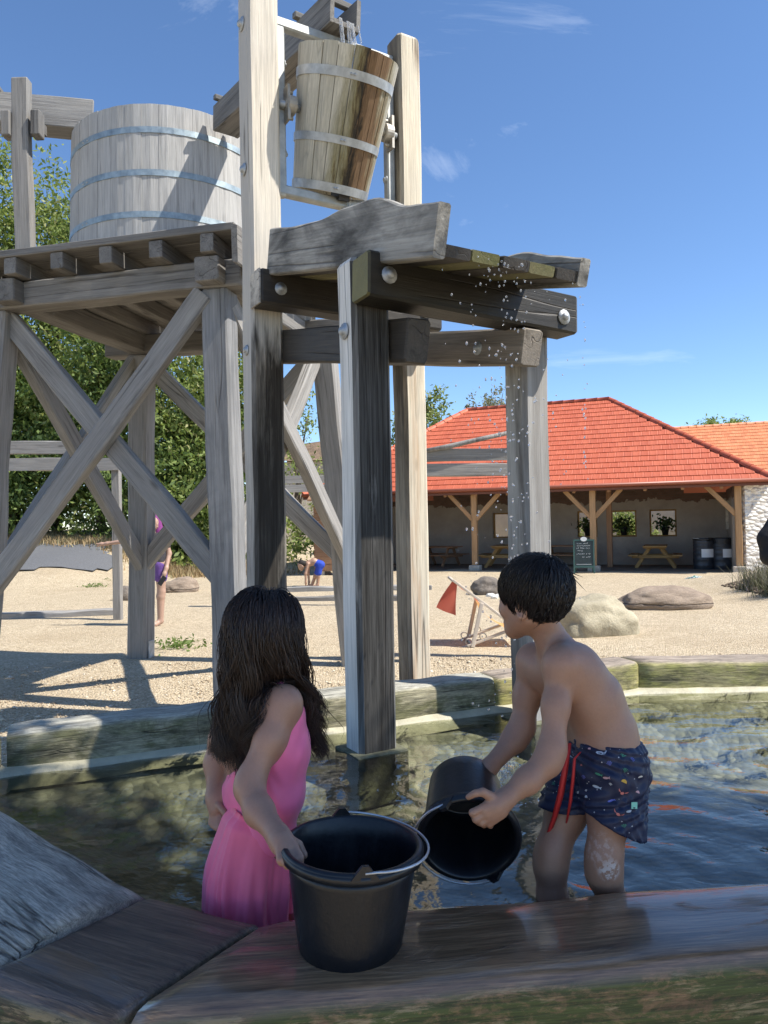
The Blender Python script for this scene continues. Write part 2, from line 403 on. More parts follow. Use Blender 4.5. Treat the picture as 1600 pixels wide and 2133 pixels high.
def kerb_wood(name, top, face, algae, amt, cw=.008):
    m, nt = newmat(name)
    t = N(nt, 'ShaderNodeTexCoord'); oi = N(nt, 'ShaderNodeObjectInfo')
    co = t.outputs['Object']
    n1 = noise(nt, mapping(nt, co, (1, 1, .1)), 16, 8, .7, .7); n2 = noise(nt, mapping(nt, co, (1, 1, .04)), 90, 4, .7, .2)
    sp = N(nt, 'ShaderNodeSeparateXYZ', {0: t.outputs['Normal']})
    up = mathn(nt, 'MULTIPLY_ADD', sp.outputs[0], 2.2, -.9, clamp=True)
    c1 = mixrgb(nt, ramp(nt, n1, [(.3, 0.), (.7, 1.)]), tuple(v*.4 for v in face), face)
    c2 = mixrgb(nt, ramp(nt, n1, [(.3, 0.), (.7, 1.)]), tuple(v*.55 for v in top), top)
    bl = noise(nt, mapping(nt, co, (1, 1, .6)), 5, 8, .7, .6)
    c1 = mixrgb(nt, mathn(nt, 'MULTIPLY', ramp(nt, bl, [(.42, 0.), (.56, 1.)]), amt), c1, algae)
    b3 = noise(nt, mapping(nt, co, (1, 1, .4), (3, 7, 2)), 7, 6, .7, .4)
    c1 = mixrgb(nt, mathn(nt, 'MULTIPLY', ramp(nt, b3, [(.55, 0.), (.66, 1.)]), .75), c1, (.05, .05, .03))
    col = mixrgb(nt, up, c1, c2)
    col = mixrgb(nt, .7, col, ramp(nt, n2, [(.3, .6), (.65, 1.15)]), 'MULTIPLY')
    n4 = noise(nt, mapping(nt, co, (1, 1, .06)), 240, 3, .7, .1); col = mixrgb(nt, .8, col, ramp(nt, n4, [(.35, .5), (.6, 1.15)]), 'MULTIPLY')
    n5 = noise(nt, mapping(nt, co, (1, 1, .25)), 30, 8, .75, .3); col = mixrgb(nt, .8, col, ramp(nt, n5, [(.36, .45), (.55, 1.08)]), 'MULTIPLY')
    ck = noise(nt, mapping(nt, co, (1, 1, .05)), 11, 3, .5, .3)
    cm = ramp(nt, noise(nt, mapping(nt, co, (1, 1, .5)), 3.1, 2, .5), [(.48, 0.), (.56, 1.)])
    cl = mathn(nt, 'SUBTRACT', 1, mathn(nt, 'MULTIPLY', cm, mathn(nt, 'SUBTRACT', 1, ramp(nt, mathn(nt, 'ABSOLUTE', mathn(nt, 'SUBTRACT', ck, .5)), [(.0, 0.), (cw, 1.)]))))
    col = mixrgb(nt, mathn(nt, 'MULTIPLY', mathn(nt, 'SUBTRACT', 1, cl), .75), col, (.02, .017, .013))
    h = mathn(nt, 'ADD', mathn(nt, 'ADD', mathn(nt, 'MULTIPLY', n2, .5), mathn(nt, 'MULTIPLY', n1, .8)), cl)
    principled(nt, col, .7, h, .006, 1.0)
    return m
K_SUN = kerb_wood('yellow green algae kerb', (.46, .38, .30), (.66, .57, .28), (.34, .33, .08), .7)
K_LEFT = kerb_wood('mottled grey kerb', (.56, .54, .45), (.58, .52, .34), (.13, .13, .05), .85)
K_LOG = kerb_wood('rough grey log', (.60, .52, .41), (.42, .36, .28), (.15, .14, .08), .6, .016)

def metal(name, col, rough, amt=.35, sc=14):
    m, nt = newmat(name); co = N(nt, 'ShaderNodeTexCoord').outputs['Object']
    f = noise(nt, co, sc, 6, .6)
    principled(nt, mixrgb(nt, 1.0, col, ramp(nt, f, [(.3, 1-amt), (.7, 1.15)]), 'MULTIPLY'), mathn(nt, 'MULTIPLY_ADD', f, .25, rough), None, Metallic=.75)
    return m
GALV = metal('galvanised steel', (.50, .52, .53), .48)
HOOP = metal('dull zinc hoop', (.36, .43, .46), .45)
TUBE = metal('hot dip tube', (.50, .51, .49), .5, .3, 9)
CAST = metal('cast bearing', (.50, .47, .42), .5)
STEELW = metal('bright wire', (.65, .66, .68), .25)

# gravel
def gravel_mat():
    m, nt = newmat('pale gravel'); co = N(nt, 'ShaderNodeTexCoord').outputs['Object']
    big = noise(nt, co, .35, 5, .6); mid = noise(nt, co, 3.0, 6, .65)
    def vor(scale, rnd=1.0):
        v = nt.nodes.new('ShaderNodeTexVoronoi'); v.inputs['Scale'].default_value = scale; nt.links.new(co, v.inputs['Vector']); return v
    v1 = vor(52); v2 = vor(120)
    col = mixrgb(nt, ramp(nt, mid, [(.3, 0.), (.7, 1.)]), (.57, .475, .325), (.69, .585, .415))
    rnd = N(nt, 'ShaderNodeSeparateColor', {0: v1.outputs['Color']}).outputs[0]
    col = mixrgb(nt, 1.0, col, ramp(nt, rnd, [(0, (.62, .58, .54)), (.5, (1., .97, .93)), (.9, (1.14, 1.14, 1.14)), (1, (1.35, 1.38, 1.45))]), 'MULTIPLY')
    col = mixrgb(nt, ramp(nt, v1.outputs['Distance'], [(.35, 0.), (.75, .42)]), col, (.34, .25, .15))
    col = mixrgb(nt, mathn(nt, 'MULTIPLY', ramp(nt, big, [(.52, 0.), (.7, 1.)]), .5), col, (.42, .32, .20))
    h = mathn(nt, 'ADD', mathn(nt, 'MULTIPLY', v1.outputs['Distance'], -1.0), mathn(nt, 'MULTIPLY', v2.outputs['Distance'], -.4))
    h = mathn(nt, 'ADD', h, mathn(nt, 'MULTIPLY', mid, 1.2))
    principled(nt, col, .9, h, .02, 1.0)
    return m
GRAVEL = gravel_mat()

def sheet(name, xs, ys, hf, mat, keep=None, smooth=True):
    V = [(x, y, hf(x, y)) for y in ys for x in xs]; n = len(xs); F = []
    for j in range(len(ys)-1):
        for i in range(n-1):
            if keep and not keep((xs[i]+xs[i+1])/2, (ys[j]+ys[j+1])/2): continue
            a = j*n+i; F.append((a, a+1, a+1+n, a+n))
    return build(name, V, F, mat, smooth=smooth)

def sstep(a, b, x):
    t = min(1, max(0, (x-a)/(b-a))); return t*t*(3-2*t)

def ground_h(x, y):
    h = .03*(mnoise.noise((x*.6, y*.6, 0)) + .5*mnoise.noise((x*1.7, y*1.7, 3)))
    h += .95*sstep(-6.0, -9.5, x)*sstep(18, 24, y) + .5*sstep(23, 30, y)*sstep(-1.5, -6, x)
    h += .30*sstep(6.4, 8.2, x)*sstep(10.5, 13.5, y)*sstep(18.5, 16.5, y)
    h -= .06*sstep(6.0, 4.5, y)
    return h
xs = [-150, -80, -45, -28] + [-20 + .5*i for i in range(81)] + [26, 40, 80, 150]
ys = [-60, -20, -6] + [-2 + .5*i for i in range(65)] + [32, 36, 42, 60, 110, 220]
ground = sheet('gravel_ground', xs, ys, ground_h, GRAVEL)
tag(ground, 'pale tan gravel covering the whole play yard', 'ground', kind='structure')

# ------------------------------------------------------------------ pool
WZ = 0.42
P_IN = [(4.2, 4.60), (1.57, 4.63), (-1.69, 3.29), (-1.95, 2.95), (-1.47, 2.74), (-.64, 2.06), (-.30, 1.895), (1.05, 2.01), (4.2, 2.35)]
def inpoly(x, y, poly):
    c = False; j = len(poly)-1
    for i in range(len(poly)):
        (xi, yi), (xj, yj) = poly[i], poly[j]
        if (yi > y) != (yj > y) and x < (xj-xi)*(y-yi)/(yj-yi)+xi: c = not c
        j = i
    return c
pcx = sum(p[0] for p in P_IN)/len(P_IN); pcy = sum(p[1] for p in P_IN)/len(P_IN)
def grow(poly, d):
    out = []; n = len(poly)
    for i in range(n):
        a, b, c = Vector(poly[i-1]), Vector(poly[i]), Vector(poly[(i+1) % n])
        n1 = Vector(((b-a).y, -(b-a).x)).normalized(); n2 = Vector(((c-b).y, -(c-b).x)).normalized()
        # polygon runs counter-clockwise as seen from above? push away from the centre
        if n1.dot(b-Vector((pcx, pcy))) < 0: n1 = -n1
        if n2.dot(b-Vector((pcx, pcy))) < 0: n2 = -n2
        nn = (n1+n2); nn = nn/max(.5, nn.length_squared/2) if nn.length > .3 else n1
        out.append((b.x+nn.x*d, b.y+nn.y*d))
    return out
P_W = grow(P_IN, .07)

def pool_floor_mat():
    m, nt = newmat('pebbled pool bed'); co = N(nt, 'ShaderNodeTexCoord').outputs['Object']
    def vor(s):
        v = nt.nodes.new('ShaderNodeTexVoronoi'); v.inputs['Scale'].default_value = s; nt.links.new(co, v.inputs['Vector']); return v
    v = vor(24); n = noise(nt, co, 2.2, 6, .65); 
    rnd = N(nt, 'ShaderNodeSeparateColor', {0: v.outputs['Color']}).outputs[1]
    col = ramp(nt, rnd, [(0, (.20, .19, .15)), (.4, (.25, .24, .19)), (.8, (.31, .295, .235)), (1, (.46, .44, .36))])
    col = mixrgb(nt, ramp(nt, v.outputs['Distance'], [(.4, 0.), (.8, .4)]), col, (.12, .11, .08))
    col = mixrgb(nt, ramp(nt, n, [(.42, 0.), (.66, .75)]), col, (.13, .13, .075))
    principled(nt, col, .6, mathn(nt, 'MULTIPLY', v.outputs['Distance'], -1), .012, 1.0)
    return m
def pdist(x, y):
    d = 9.0; q = Vector((x, y))
    for i in range(len(P_IN)-1):
        a = Vector(P_IN[i]); b = Vector(P_IN[i+1]); t = max(0, min(1, (q-a).dot(b-a)/(b-a).length_squared)); d = min(d, (q-(a+(b-a)*t)).length)
    return d
def floor_h(x, y): return .37 - .23*sstep(.03, .6, pdist(x, y)) + .03*mnoise.noise((x*1.3, y*1.3, 9))
pxs = [-2.1+.12*i for i in range(54)]; pys = [1.7+.12*i for i in range(27)]
fl = sheet('pool_floor', pxs, pys, floor_h, pool_floor_mat(), keep=lambda x, y: inpoly(x, y, P_W))
tag(fl, 'stony pool bed seen through the shallow water', 'pool floor', kind='structure')

LINER = plain('cream pool liner', (.44, .41, .29), .55, nscale=6, namt=.35, bscale=9, bdist=.01)
linV = []; linF = []
P_A = grow(P_IN, .03); P_B = grow(P_IN, -.045); P_C = grow(P_IN, -.075)
rl = random.Random(4)
for i in range(3):
    for s in range(12):
        for t_ in (s/12, ):
            for ring, z in ((P_A, .455), (P_B, .432), (P_C, .37)):
                a = Vector(ring[i]).lerp(Vector(ring[i+1]), t_)
                linV.append((a.x+rl.uniform(-.012, .012), a.y+rl.uniform(-.012, .012), z+rl.uniform(-.008, .008)))
nl = len(linV)//3
for k in range(nl-1):
    for j in range(2):
        linF.append((3*k+j, 3*k+3+j, 3*k+4+j, 3*k+1+j))
ln = build('pool_liner', linV, linF, LINER, smooth=True)
tag(ln, 'cream liner sheet sloping into the water along the timber kerb', 'liner', kind='structure')

def water_mat():
    m, nt = newmat('pool water'); co = N(nt, 'ShaderNodeTexCoord').outputs['Object']
    b1 = noise(nt, mapping(nt, co, (1, 1.5, 1)), 11, 3, .5, .6); b2 = noise(nt, co, 38, 2, .5, .3)
    h = mathn(nt, 'ADD', mathn(nt, 'MULTIPLY', b1, 1.0), mathn(nt, 'MULTIPLY', b2, .10))
    bp = nt.nodes.new('ShaderNodeBump'); bp.inputs['Distance'].default_value = .0042; bp.inputs['Strength'].default_value = .8; nt.links.new(h, bp.inputs['Height'])
    fr = N(nt, 'ShaderNodeFresnel', {'IOR': 1.64}); nt.links.new(bp.outputs[0], fr.inputs['Normal'])
    tr = N(nt, 'ShaderNodeBsdfTransparent', {'Color': (.76, .79, .69)})
    gl = N(nt, 'ShaderNodeBsdfGlossy', {'Color': (1, 1, 1), 'Roughness': .015}); nt.links.new(bp.outputs[0], gl.inputs['Normal'])
    mx = N(nt, 'ShaderNodeMixShader'); nt.links.new(fr.outputs[0], mx.inputs[0]); nt.links.new(tr.outputs[0], mx.inputs[1]); nt.links.new(gl.outputs[0], mx.inputs[2])
    o = N(nt, 'ShaderNodeOutputMaterial'); nt.links.new(mx.outputs[0], o.inputs['Surface'])
    return m
WATER = water_mat()
RIP = [(1.75, 3.3, .0030, .19, .8), (.62, 2.25, .0022, .12, .45), (.28, 3.05, .0024, .085, .3), (-.4, 2.35, .0016, .10, .35), (2.7, 2.9, .0028, .23, 1.2)]
def water_h(x, y):
    h = 0.0
    for (cx, cy_, a, wl, fall) in RIP:
        r = math.hypot(x-cx, (y-cy_)*1.1); h += a*math.cos(2*math.pi*r/wl)*math.exp(-r/fall)
    h += .0018*math.sin(7*x+19*y+2*mnoise.noise((x*2, y*2, 1))) + .0012*math.sin(-9*x+27*y)
    h += .004*mnoise.noise((x*2.2, y*4.5, 5.0)) + .0012*mnoise.noise((x*6, y*10, 2.0))
    return WZ + h
wxs = [-2.1+.016*i for i in range(395)]; wys = [1.8+.016*i for i in range(182)]
wat = sheet('pool_water', wxs, wys, water_h, WATER, keep=lambda x, y: inpoly(x, y, P_W))
tag(wat, 'rippling shallow water of the paddling pool', 'water', kind='structure')

# kerb beams ------------------------------------------------------------------
def kerb(i0, i1, o0, o1, zt0, zt1, zb, mat, label, b=.035, jit=.006, seg=26, name='kerb_beam', crown=.0):
    i0, i1, o0, o1 = [Vector((*p, 0)) for p in (i0, i1, o0, o1)]
    e = (i1-i0).normalized()
    M = frame(((i0+o0)/2).xyz[:2] + ((zt0+zb)/2,) if False else ((i0.x+o0.x)/2, (i0.y+o0.y)/2, (zt0+zb)/2), (0, 0, 1), e)
    Mi = M.inverted()
    # cross-section parameters: (across 0..1 inner->outer, height 0..1)
    V = []; nq = 0; F = []
    ph = random.uniform(0, 50)
    for s in range(seg+1):
        t = s/seg
        I = i0.lerp(i1, t); O = o0.lerp(o1, t); zt = zt0+(zt1-zt0)*t
        w = (O-I).length; h = zt-zb; dirw = (O-I)/w
        pts = []
        for cx, cz, a0 in ((w-b, h-b, 0), (b, h-b, 90), (b, b, 180), (w-b, b, 270)):
            for q in range(4):
                a = R(a0+30*q); pts.append((cx+b*math.cos(a), cz+b*math.sin(a)))
            if a0 == 0 or a0 == 180:                          # extra points along the long faces
                x0, x1 = (w-b, b) if a0 == 0 else (b, w-b); zz = h if a0 == 0 else 0
                for q in (1/3, 2/3):
                    pts.append((x0+(x1-x0)*q, zz + (crown*math.sin(math.pi*q) if a0 == 0 else 0)))
            if a0 == 90 or a0 == 270:
                z0, z1 = (h-b, b) if a0 == 90 else (b, h-b); xx = 0 if a0 == 90 else w
                for q in (1/3, 2/3): pts.append((xx, z0+(z1-z0)*q))
        nq = len(pts)
        for (x, z) in pts:
            p = I + dirw*x + Vector((0, 0, zb+z))
            nv = Vector((mnoise.noise((p.x*3+ph, p.y*3, p.z*9)), mnoise.noise((p.x*3, p.y*3+ph, p.z*9+4)), mnoise.noise((p.x*4, p.y*4, p.z*4+ph))))
            k = jit*(1.0 if 0 < s < seg else .4)
            p = p + Vector((nv.x, nv.y, nv.z*.9))*k*1.6
            if s in (0, seg): p = p + (I+dirw*w/2+Vector((0, 0, zb+h/2))-p)*.03
            V.append(Mi @ p)
    for s in range(seg):
        for j in range(nq):
            a = s*nq+j; c = s*nq+(j+1) % nq
            F.append((a, c, c+nq, a+nq))
    F.append(tuple(range(nq-1, -1, -1))); F.append(tuple(seg*nq+j for j in range(nq)))
    me = mesh_np(name, V, F, True)
    bm = bmesh.new(); bm.from_mesh(me); bmesh.ops.recalc_face_normals(bm, faces=bm.faces); bm.to_mesh(me); bm.free()
    o = obj(name, me, mat, None, M)
    return tag(o, label, 'kerb beam', 'timber kerb beams around the pool')
def off(a, b, d):
    a = Vector(a); b = Vector(b); e = (b-a).normalized(); n = Vector((-e.y, e.x)); return (a.x+n.x*d, a.y+n.y*d)
J = (0.62, 4.24)                                 # joint on the long side, behind the front post
lo, hi = P_IN[2], P_IN[1]
kerb(lo, (J[0]-.005, J[1]), off(lo, hi, .22), off(J, hi, .22), .60, .61, .30, K_LEFT, 'long mottled grey kerb beam on the far side, behind the girl and the front post', jit=.010)
kerb((J[0]+.005, J[1]+.002), hi, off(J, hi, .22), (1.50, 4.86), .61, .61, .30, K_SUN, 'short yellow green kerb beam on the far side, reaching from post to corner joint')
kerb((1.58, 4.632), (4.2, 4.60), (1.52, 4.86), (4.2, 4.84), .61, .60, .30, K_SUN, 'straight yellow green kerb beam at the far edge, to the right of the corner joint')
kerb((-1.95, 2.93), (-1.71, 3.285), (-2.18, 3.10), (-1.93, 3.45), .60, .61, .28, K_LEFT, 'kerb beam end cut off by the left picture border, beside the long mottled beam', seg=8)
kerb((-.655, 2.07), (-1.90, 3.04), (-.93, 1.70), (-2.35, 2.80), .505, .56, .15, K_LOG, 'broad dry grey log with rough top at the left border', b=.07, jit=.008, crown=.02)
kerb((-.648, 2.045), (-.318, 1.895), (-.945, 1.665), (-.582, 1.535), .50, .498, .12, W_LEDGE2, 'short wet dark plank between the dry grey log and the long ledge', b=.05, jit=.007)
kerb((-.296, 1.905), (2.6, 2.19), (-.552, 1.530), (2.6, 1.88), .505, .535, .12, W_LEDGE, 'long wet brown ledge beam with mossy front, carrying the black bucket', b=.055, jit=.006, seg=60)

# loose pebbles near the kerb
def pebbles(name, n, xr, yr, avoid, mat, s0, s1, seed, label, z=None):
    g = np.random.default_rng(seed); V = []; F = []
    base = np.array([(1,0,0),(-1,0,0),(0,1,0),(0,-1,0),(0,0,1),(0,0,-1)], float)
    tri = np.array([(0,2,4),(2,1,4),(1,3,4),(3,0,4),(2,0,5),(1,2,5),(3,1,5),(0,3,5)])
    k = 0; VV = []; FF = []
    while k < n:
        x = g.uniform(*xr); y = g.uniform(*yr)
        if avoid(x, y): continue
        s = g.uniform(s0, s1)*(1 if g.random() > .03 else 2.4); a = g.uniform(0, 6.28)
        b = base*np.array([s, s*g.uniform(.6, .95), s*g.uniform(.4, .7)])*(1+g.uniform(-.2, .2, (6, 3)))
        c, sn = math.cos(a), math.sin(a)
        b = b @ np.array([[c, sn, 0], [-sn, c, 0], [0, 0, 1]])
        VV.append(b + np.array([x, y, (ground_h(x, y) if z is None else z) + s*.2])); FF.append(tri+6*k); k += 1
    o = build(name, np.concatenate(VV), np.concatenate(FF), mat, smooth=True)
    return tag(o, label, 'gravel', kind='stuff')
def peb_mat(name, stops):
    m, nt = newmat(name); g = N(nt, 'ShaderNodeNewGeometry')
    principled(nt, ramp(nt, g.outputs['Random Per Island'], stops), .8); return m
PEB = peb_mat('loose stones', [(0, (.30, .22, .14)), (.4, (.50, .40, .27)), (.8, (.60, .50, .36)), (1, (.72, .66, .56))])
P_OUT = grow(P_IN, .24)
pebbles('loose_gravel', 16000, (-4.6, 4.2), (3.4, 8.2), lambda x, y: inpoly(x, y, P_OUT) or y < 3.3 or abs(x) > y*.62, PEB, .005, .013, 5, 'loose light stones lying on top of the gravel beyond the kerb')
# ------------------------------------------------------------------ tipping bucket tower
TH = R(30); TU = Vector((math.cos(TH), math.sin(TH), 0)); TV = Vector((-math.sin(TH), math.cos(TH), 0))
TC = Vector((-.127, 3.44, 0))
def tw(u, v, z): return TC + TU*u + TV*v + Vector((0, 0, z))
tower = empty('water_play_tower', tw(.5, .7, 0), 'tall oak post frame with bolted beams and galvanised frame, standing in the pool', 'play tower')

def bolt_mesh(r=.03):
    V, F = lathe_mesh([(0.001, 0), (r*1.35, 0), (r*1.35, .006), (r*.75, .007), (r*.72, .018), (r*.5, .026), (0.001, .030)], 12)
    return mesh_np('bolt', V, F, True)
BOLT = bolt_mesh()
def bolt(p, nrm, parent, s=1.0):
    M = frame(p, Vector((.3, .2, .9)), nrm) @ Matrix.Scale(s*.86, 4)
    return obj('bolt', BOLT, GALV, parent, M)

def post(u0, u1, v0, v1, z0, z1, mat, **kw):
    return timber('post', tw((u0+u1)/2, (v0+v1)/2, z0), tw((u0+u1)/2, (v0+v1)/2, z1), u1-u0, v1-v0, TU, mat, tower, b=.022, jit=.0025, **kw)
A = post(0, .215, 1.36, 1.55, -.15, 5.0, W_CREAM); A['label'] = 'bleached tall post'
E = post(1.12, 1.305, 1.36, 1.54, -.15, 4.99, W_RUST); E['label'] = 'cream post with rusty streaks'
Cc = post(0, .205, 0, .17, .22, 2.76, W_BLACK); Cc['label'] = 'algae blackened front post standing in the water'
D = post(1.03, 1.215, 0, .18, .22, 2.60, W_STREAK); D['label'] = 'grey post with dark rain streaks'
# plinths under the two posts that stand in the water
PLINTH = plain('mossy concrete', (.16, .16, .10), .8, nscale=18, namt=.6, bscale=40, bdist=.006)
for (u0, u1, v0, v1) in ((-.035, .24, -.035, .205), (.995, 1.25, -.035, .215)):
    me = bevel_box(u1-u0, v1-v0, .24, .01); obj('plinth', me, PLINTH, tower, frame(tw((u0+u1)/2, (v0+v1)/2, .31), TU, (0, 0, 1)))
# upper cross beams on the front faces
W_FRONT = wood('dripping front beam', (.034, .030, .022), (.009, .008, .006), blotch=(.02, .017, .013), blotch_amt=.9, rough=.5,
               stains_shade=(((.22, .19, .06), 2, -1, .9, 1.0, .6), ((.30, .26, .2), 2, 1, .9, 1., .6)))
W_GREYBR = wood('brown grey oak beam', (.32, .28, .235), (.13, .112, .092), blotch=(.15, .13, .11), blotch_amt=.6)
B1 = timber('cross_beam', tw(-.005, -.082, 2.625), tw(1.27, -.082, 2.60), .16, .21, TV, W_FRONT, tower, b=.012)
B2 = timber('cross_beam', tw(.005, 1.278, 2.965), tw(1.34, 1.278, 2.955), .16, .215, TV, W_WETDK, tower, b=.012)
ec = bevel_box(.16, .215, .012, .004); obj('beam_end', ec, W_CREAM, tower, frame(tw(-.004, 1.278, 2.965), TV, -TU))
# lower beams running front to back inside the posts
timber('side_beam', tw(.275, -.13, 2.355), tw(.275, 1.62, 2.70), .13, .205, TU, W_WETMID, tower, b=.012)
timber('side_beam', tw(.960, -.15, 2.39), tw(.960, 1.62, 2.75), .13, .195, TU, W_GREYBR, tower, b=.012)
NV = -TV
for p in ((.10, -.166, 2.63), (1.165, -.166, 2.57)): bolt(tw(*p), NV, tower, 1.15)
bolt(tw(.13, 1.195, 2.96), NV, tower, 1.15); bolt(tw(1.2, 1.195, 2.95), NV, tower, 1.1)
bolt(tw(1.19, 1.355, 2.72), NV, tower, 1.15)
bolt(tw(.893, .22, 2.46), -TU, tower, 1.1)
bolt(tw(-.004, .085, 2.42), -TU, tower, 1.15); bolt(tw(-.004, 1.45, 2.62), -TU, tower, 1.0)
bolt(tw(-.004, 1.45, 3.78), -TU, tower, 1.15); bolt(tw(-.004, 1.45, 4.72), -TU, tower, 1.25)
for z in (3.7, 4.45): bolt(tw(1.31, 1.45, z), TU, tower, .9)

# galvanised tube frame between the tall posts
def tube_bar(name, p0, p1, s, x, parent, mat=TUBE):
    return timber(name, p0, p1, s, s, x, mat, parent, b=.010, jit=0, seg=2)
fu0, fu1, fv = .25, 1.085, 1.46
tube_bar('frame_tube', tw(fu0, fv, 3.66), tw(fu0, fv, 4.84), .065, TU, tower)
tube_bar('frame_tube', tw(fu1, fv, 3.66), tw(fu1, fv, 4.84), .065, TU, tower)
tube_bar('frame_tube', tw(fu0-.032, fv-.002, 4.81), tw(fu1+.032, fv-.002, 4.81), .068, TV, tower)
tube_bar('frame_tube', tw(fu0-.032, fv-.002, 3.70), tw(fu1+.032, fv-.002, 3.70), .068, TV, tower)
for z in (3.95, 4.55):
    bolt(tw(fu0+.033, fv, z), TU, tower, .8); bolt(tw(fu1-.033, fv, z), -TU, tower, .8)
# pillow block bearings on the tubes
def bearing(u, s):
    V, F = lathe_mesh([(.03, -.028), (.062, -.028), (.062, .028), (.03, .028), (.03, -.028)], 20)
    v2, f2 = boxvf(-.045, .045, -.115, .115, -.034, -.016)
    v3, f3 = lathe_mesh([(.001, -.04), (.028, -.04), (.028, .045), (.001, .045)], 14)
    v4, f4 = lathe_mesh([(.001, .0), (.014, .0), (.012, .03), (.001, .035)], 10)
    v4 = [(x, y+.085, z-.012) for (x, y, z) in v4]; v5 = [(x, y-.17, z) for (x, y, z) in v4]
    V, F = merge([(V, F), (v2, f2), (v3, f3), (v4, f4), (v5, f4)])
    M = frame(tw(u, fv-.05, 4.25), (1, 0, 0) if False else TV, TU*s)
    M = frame(tw(u, fv-.05, 4.25), -TV, TU*s)
    M = M @ Matrix.Rotation(0, 4, 'Z')
    # block's long side upright
    Mx = Matrix(((0, 0, 0, 0),)*4) if False else None
    z = (TU*s); y = Vector((0, 0, 1)); x = y.cross(z)
    M = Matrix(((x.x, y.x, z.x, 0), (x.y, y.y, z.y, 0), (x.z, y.z, z.z, 0), (0, 0, 0, 1))); M.translation = tw(u, fv-.06, 4.25)
    return obj('bearing', mesh_np('bearing', V, F, False), CAST, tower, M)
bearing(fu0+.05, 1); bearing(fu1-.05, -1)

# ---- sloping trough, its boards a thing of their own
SLOPE = .262
def tz(v): return 2.735 + SLOPE*(v+.0)           # underside of the trough floor
trough = empty('tipping_trough', tw(.48, .3, tz(.3)), 'sloping plank trough with wavy edged side boards under the tipping bucket', 'water trough')
LDIR = (TV + Vector((0, 0, SLOPE))).normalized()
for i in range(5):
    u0 = .10 + .155*i
    v0 = -.585 + (.0, .006, -.006, .004, .0)[i]
    timber('floor_plank', tw(u0+.0765, v0, tz(v0)+.028), tw(u0+.0765, 1.24, tz(1.24)+.028), .150, .05, TU, W_GREEN if i in (1, 3) else W_WETMID, trough, b=.006, jit=.002)
def wavy_board(u, v0, v1, thick, prof, mat, label):
    """prof: list of (t along from near to far, height)"""
    M = frame(tw(u, v0, tz(v0)), TU, LDIR); L = (v1-v0)*math.sqrt(1+SLOPE**2)
    V = []; F = []; n = 40
    def hh(t):
        for (t0, h0), (t1, h1) in zip(prof, prof[1:]):
            if t0 <= t <= t1:
                q = (t-t0)/(t1-t0); q = q*q*(3-2*q); return h0+(h1-h0)*q
        return prof[-1][1]
    b = .008
    for i in range(n+1):
        t = i/n; h = hh(t); z = L*t; w = thick/2
        if M.to_3x3()[2][1] < 0: sg = -1
        else: sg = 1
        # local y: up or down
        for (x, y) in ((-w, b), (-w+b, 0), (w-b, 0), (w, b), (w, h-b), (w-b, h), (-w+b, h), (-w, h-b)):
            V.append((x+.002*mnoise.noise((z*4, y*3, u*9)), sg*(y-.012), z))
    for i in range(n):
        for j in range(8):
            a = i*8+j; c = i*8+(j+1) % 8
            F.append((a, c, c+8, a+8))
    F.append(tuple(range(7, -1, -1))); F.append(tuple(n*8+j for j in range(8)))
    me = mesh_np('side_board', V, F)
    bm = bmesh.new(); bm.from_mesh(me); bmesh.ops.recalc_face_normals(bm, faces=bm.faces); bm.to_mesh(me); bm.free()
    o = obj('side_board', me, mat, trough, M); o['label'] = label; return o
wavy_board(.087, -.585, 1.24, .06, [(0, .215), (.12, .225), (.30, .295), (.46, .285), (.62, .255), (.80, .255), (1.0, .275)], W_BOARD, 'grey side board with a wavy top edge')
wavy_board(.880, -.585, 1.24, .06, [(0, .125), (.10, .145), (.22, .175), (.40, .14), (.6, .11), (.8, .13), (1.0, .2)], W_BOARD, 'greenish side board seen from inside')

# ------------------------------------------------------------------ tipping bucket
bc = tw((fu0+fu1)/2, fv-.05, 4.25)
TILT = R(22)
bax = (Vector((0, 0, 1))*math.cos(TILT) - TV*math.sin(TILT)).normalized()
BM = frame(bc, TU, bax)
tub = empty('tipping_bucket', bc, 'pale wooden stave bucket with steel hoops, tilted between the tall posts', 'wooden bucket')
def staves(parent, M, r0, r1, z0, z1, n, thick, matf, gap=.004, name='stave', jit=.003):
    """r0 at bottom z0, r1 at top z1"""
    rs = random.Random(12)
    for i in range(n):
        a0 = 2*math.pi*i/n + gap/r0/2; a1 = 2*math.pi*(i+1)/n - gap/r0/2
        V = []; F = []; m = 3; nz = 4
        dr = rs.uniform(-jit, jit); dz = rs.uniform(-.004, .004)
        # local frame: origin on the axis, Z up the axis
        for k in range(nz+1):
            t = k/nz; z = z0+(z1-z0)*t + dz*(k == nz); r = r0+(r1-r0)*t + dr
            for rr in (r, r-thick):
                for q in range(m):
                    a = a0+(a1-a0)*q/(m-1)
                    bev = .003 if (rr == r and q in (0, m-1)) else 0
                    V.append(((rr-bev)*math.cos(a), (rr-bev)*math.sin(a), z))
        s = 2*m
        for k in range(nz):
            o = k*s
            for q in range(m-1):
                F.append((o+q, o+q+1, o+q+1+s, o+q+s)); F.append((o+m+q+1, o+m+q, o+m+q+s, o+m+q+1+s))
            F.append((o+m, o, o+s, o+m+s)); F.append((o+m-1, o+2*m-1, o+2*m-1+s, o+m-1+s))
        for o, fl in ((0, True), (nz*s, False)):
            for q in range(m-1):
                f = (o+q, o+q+1, o+m+q+1, o+m+q); F.append(f[::-1] if not fl else f)
        obj(name, mesh_np(name, V, F), matf((a0+a1)/2, i), parent, M)
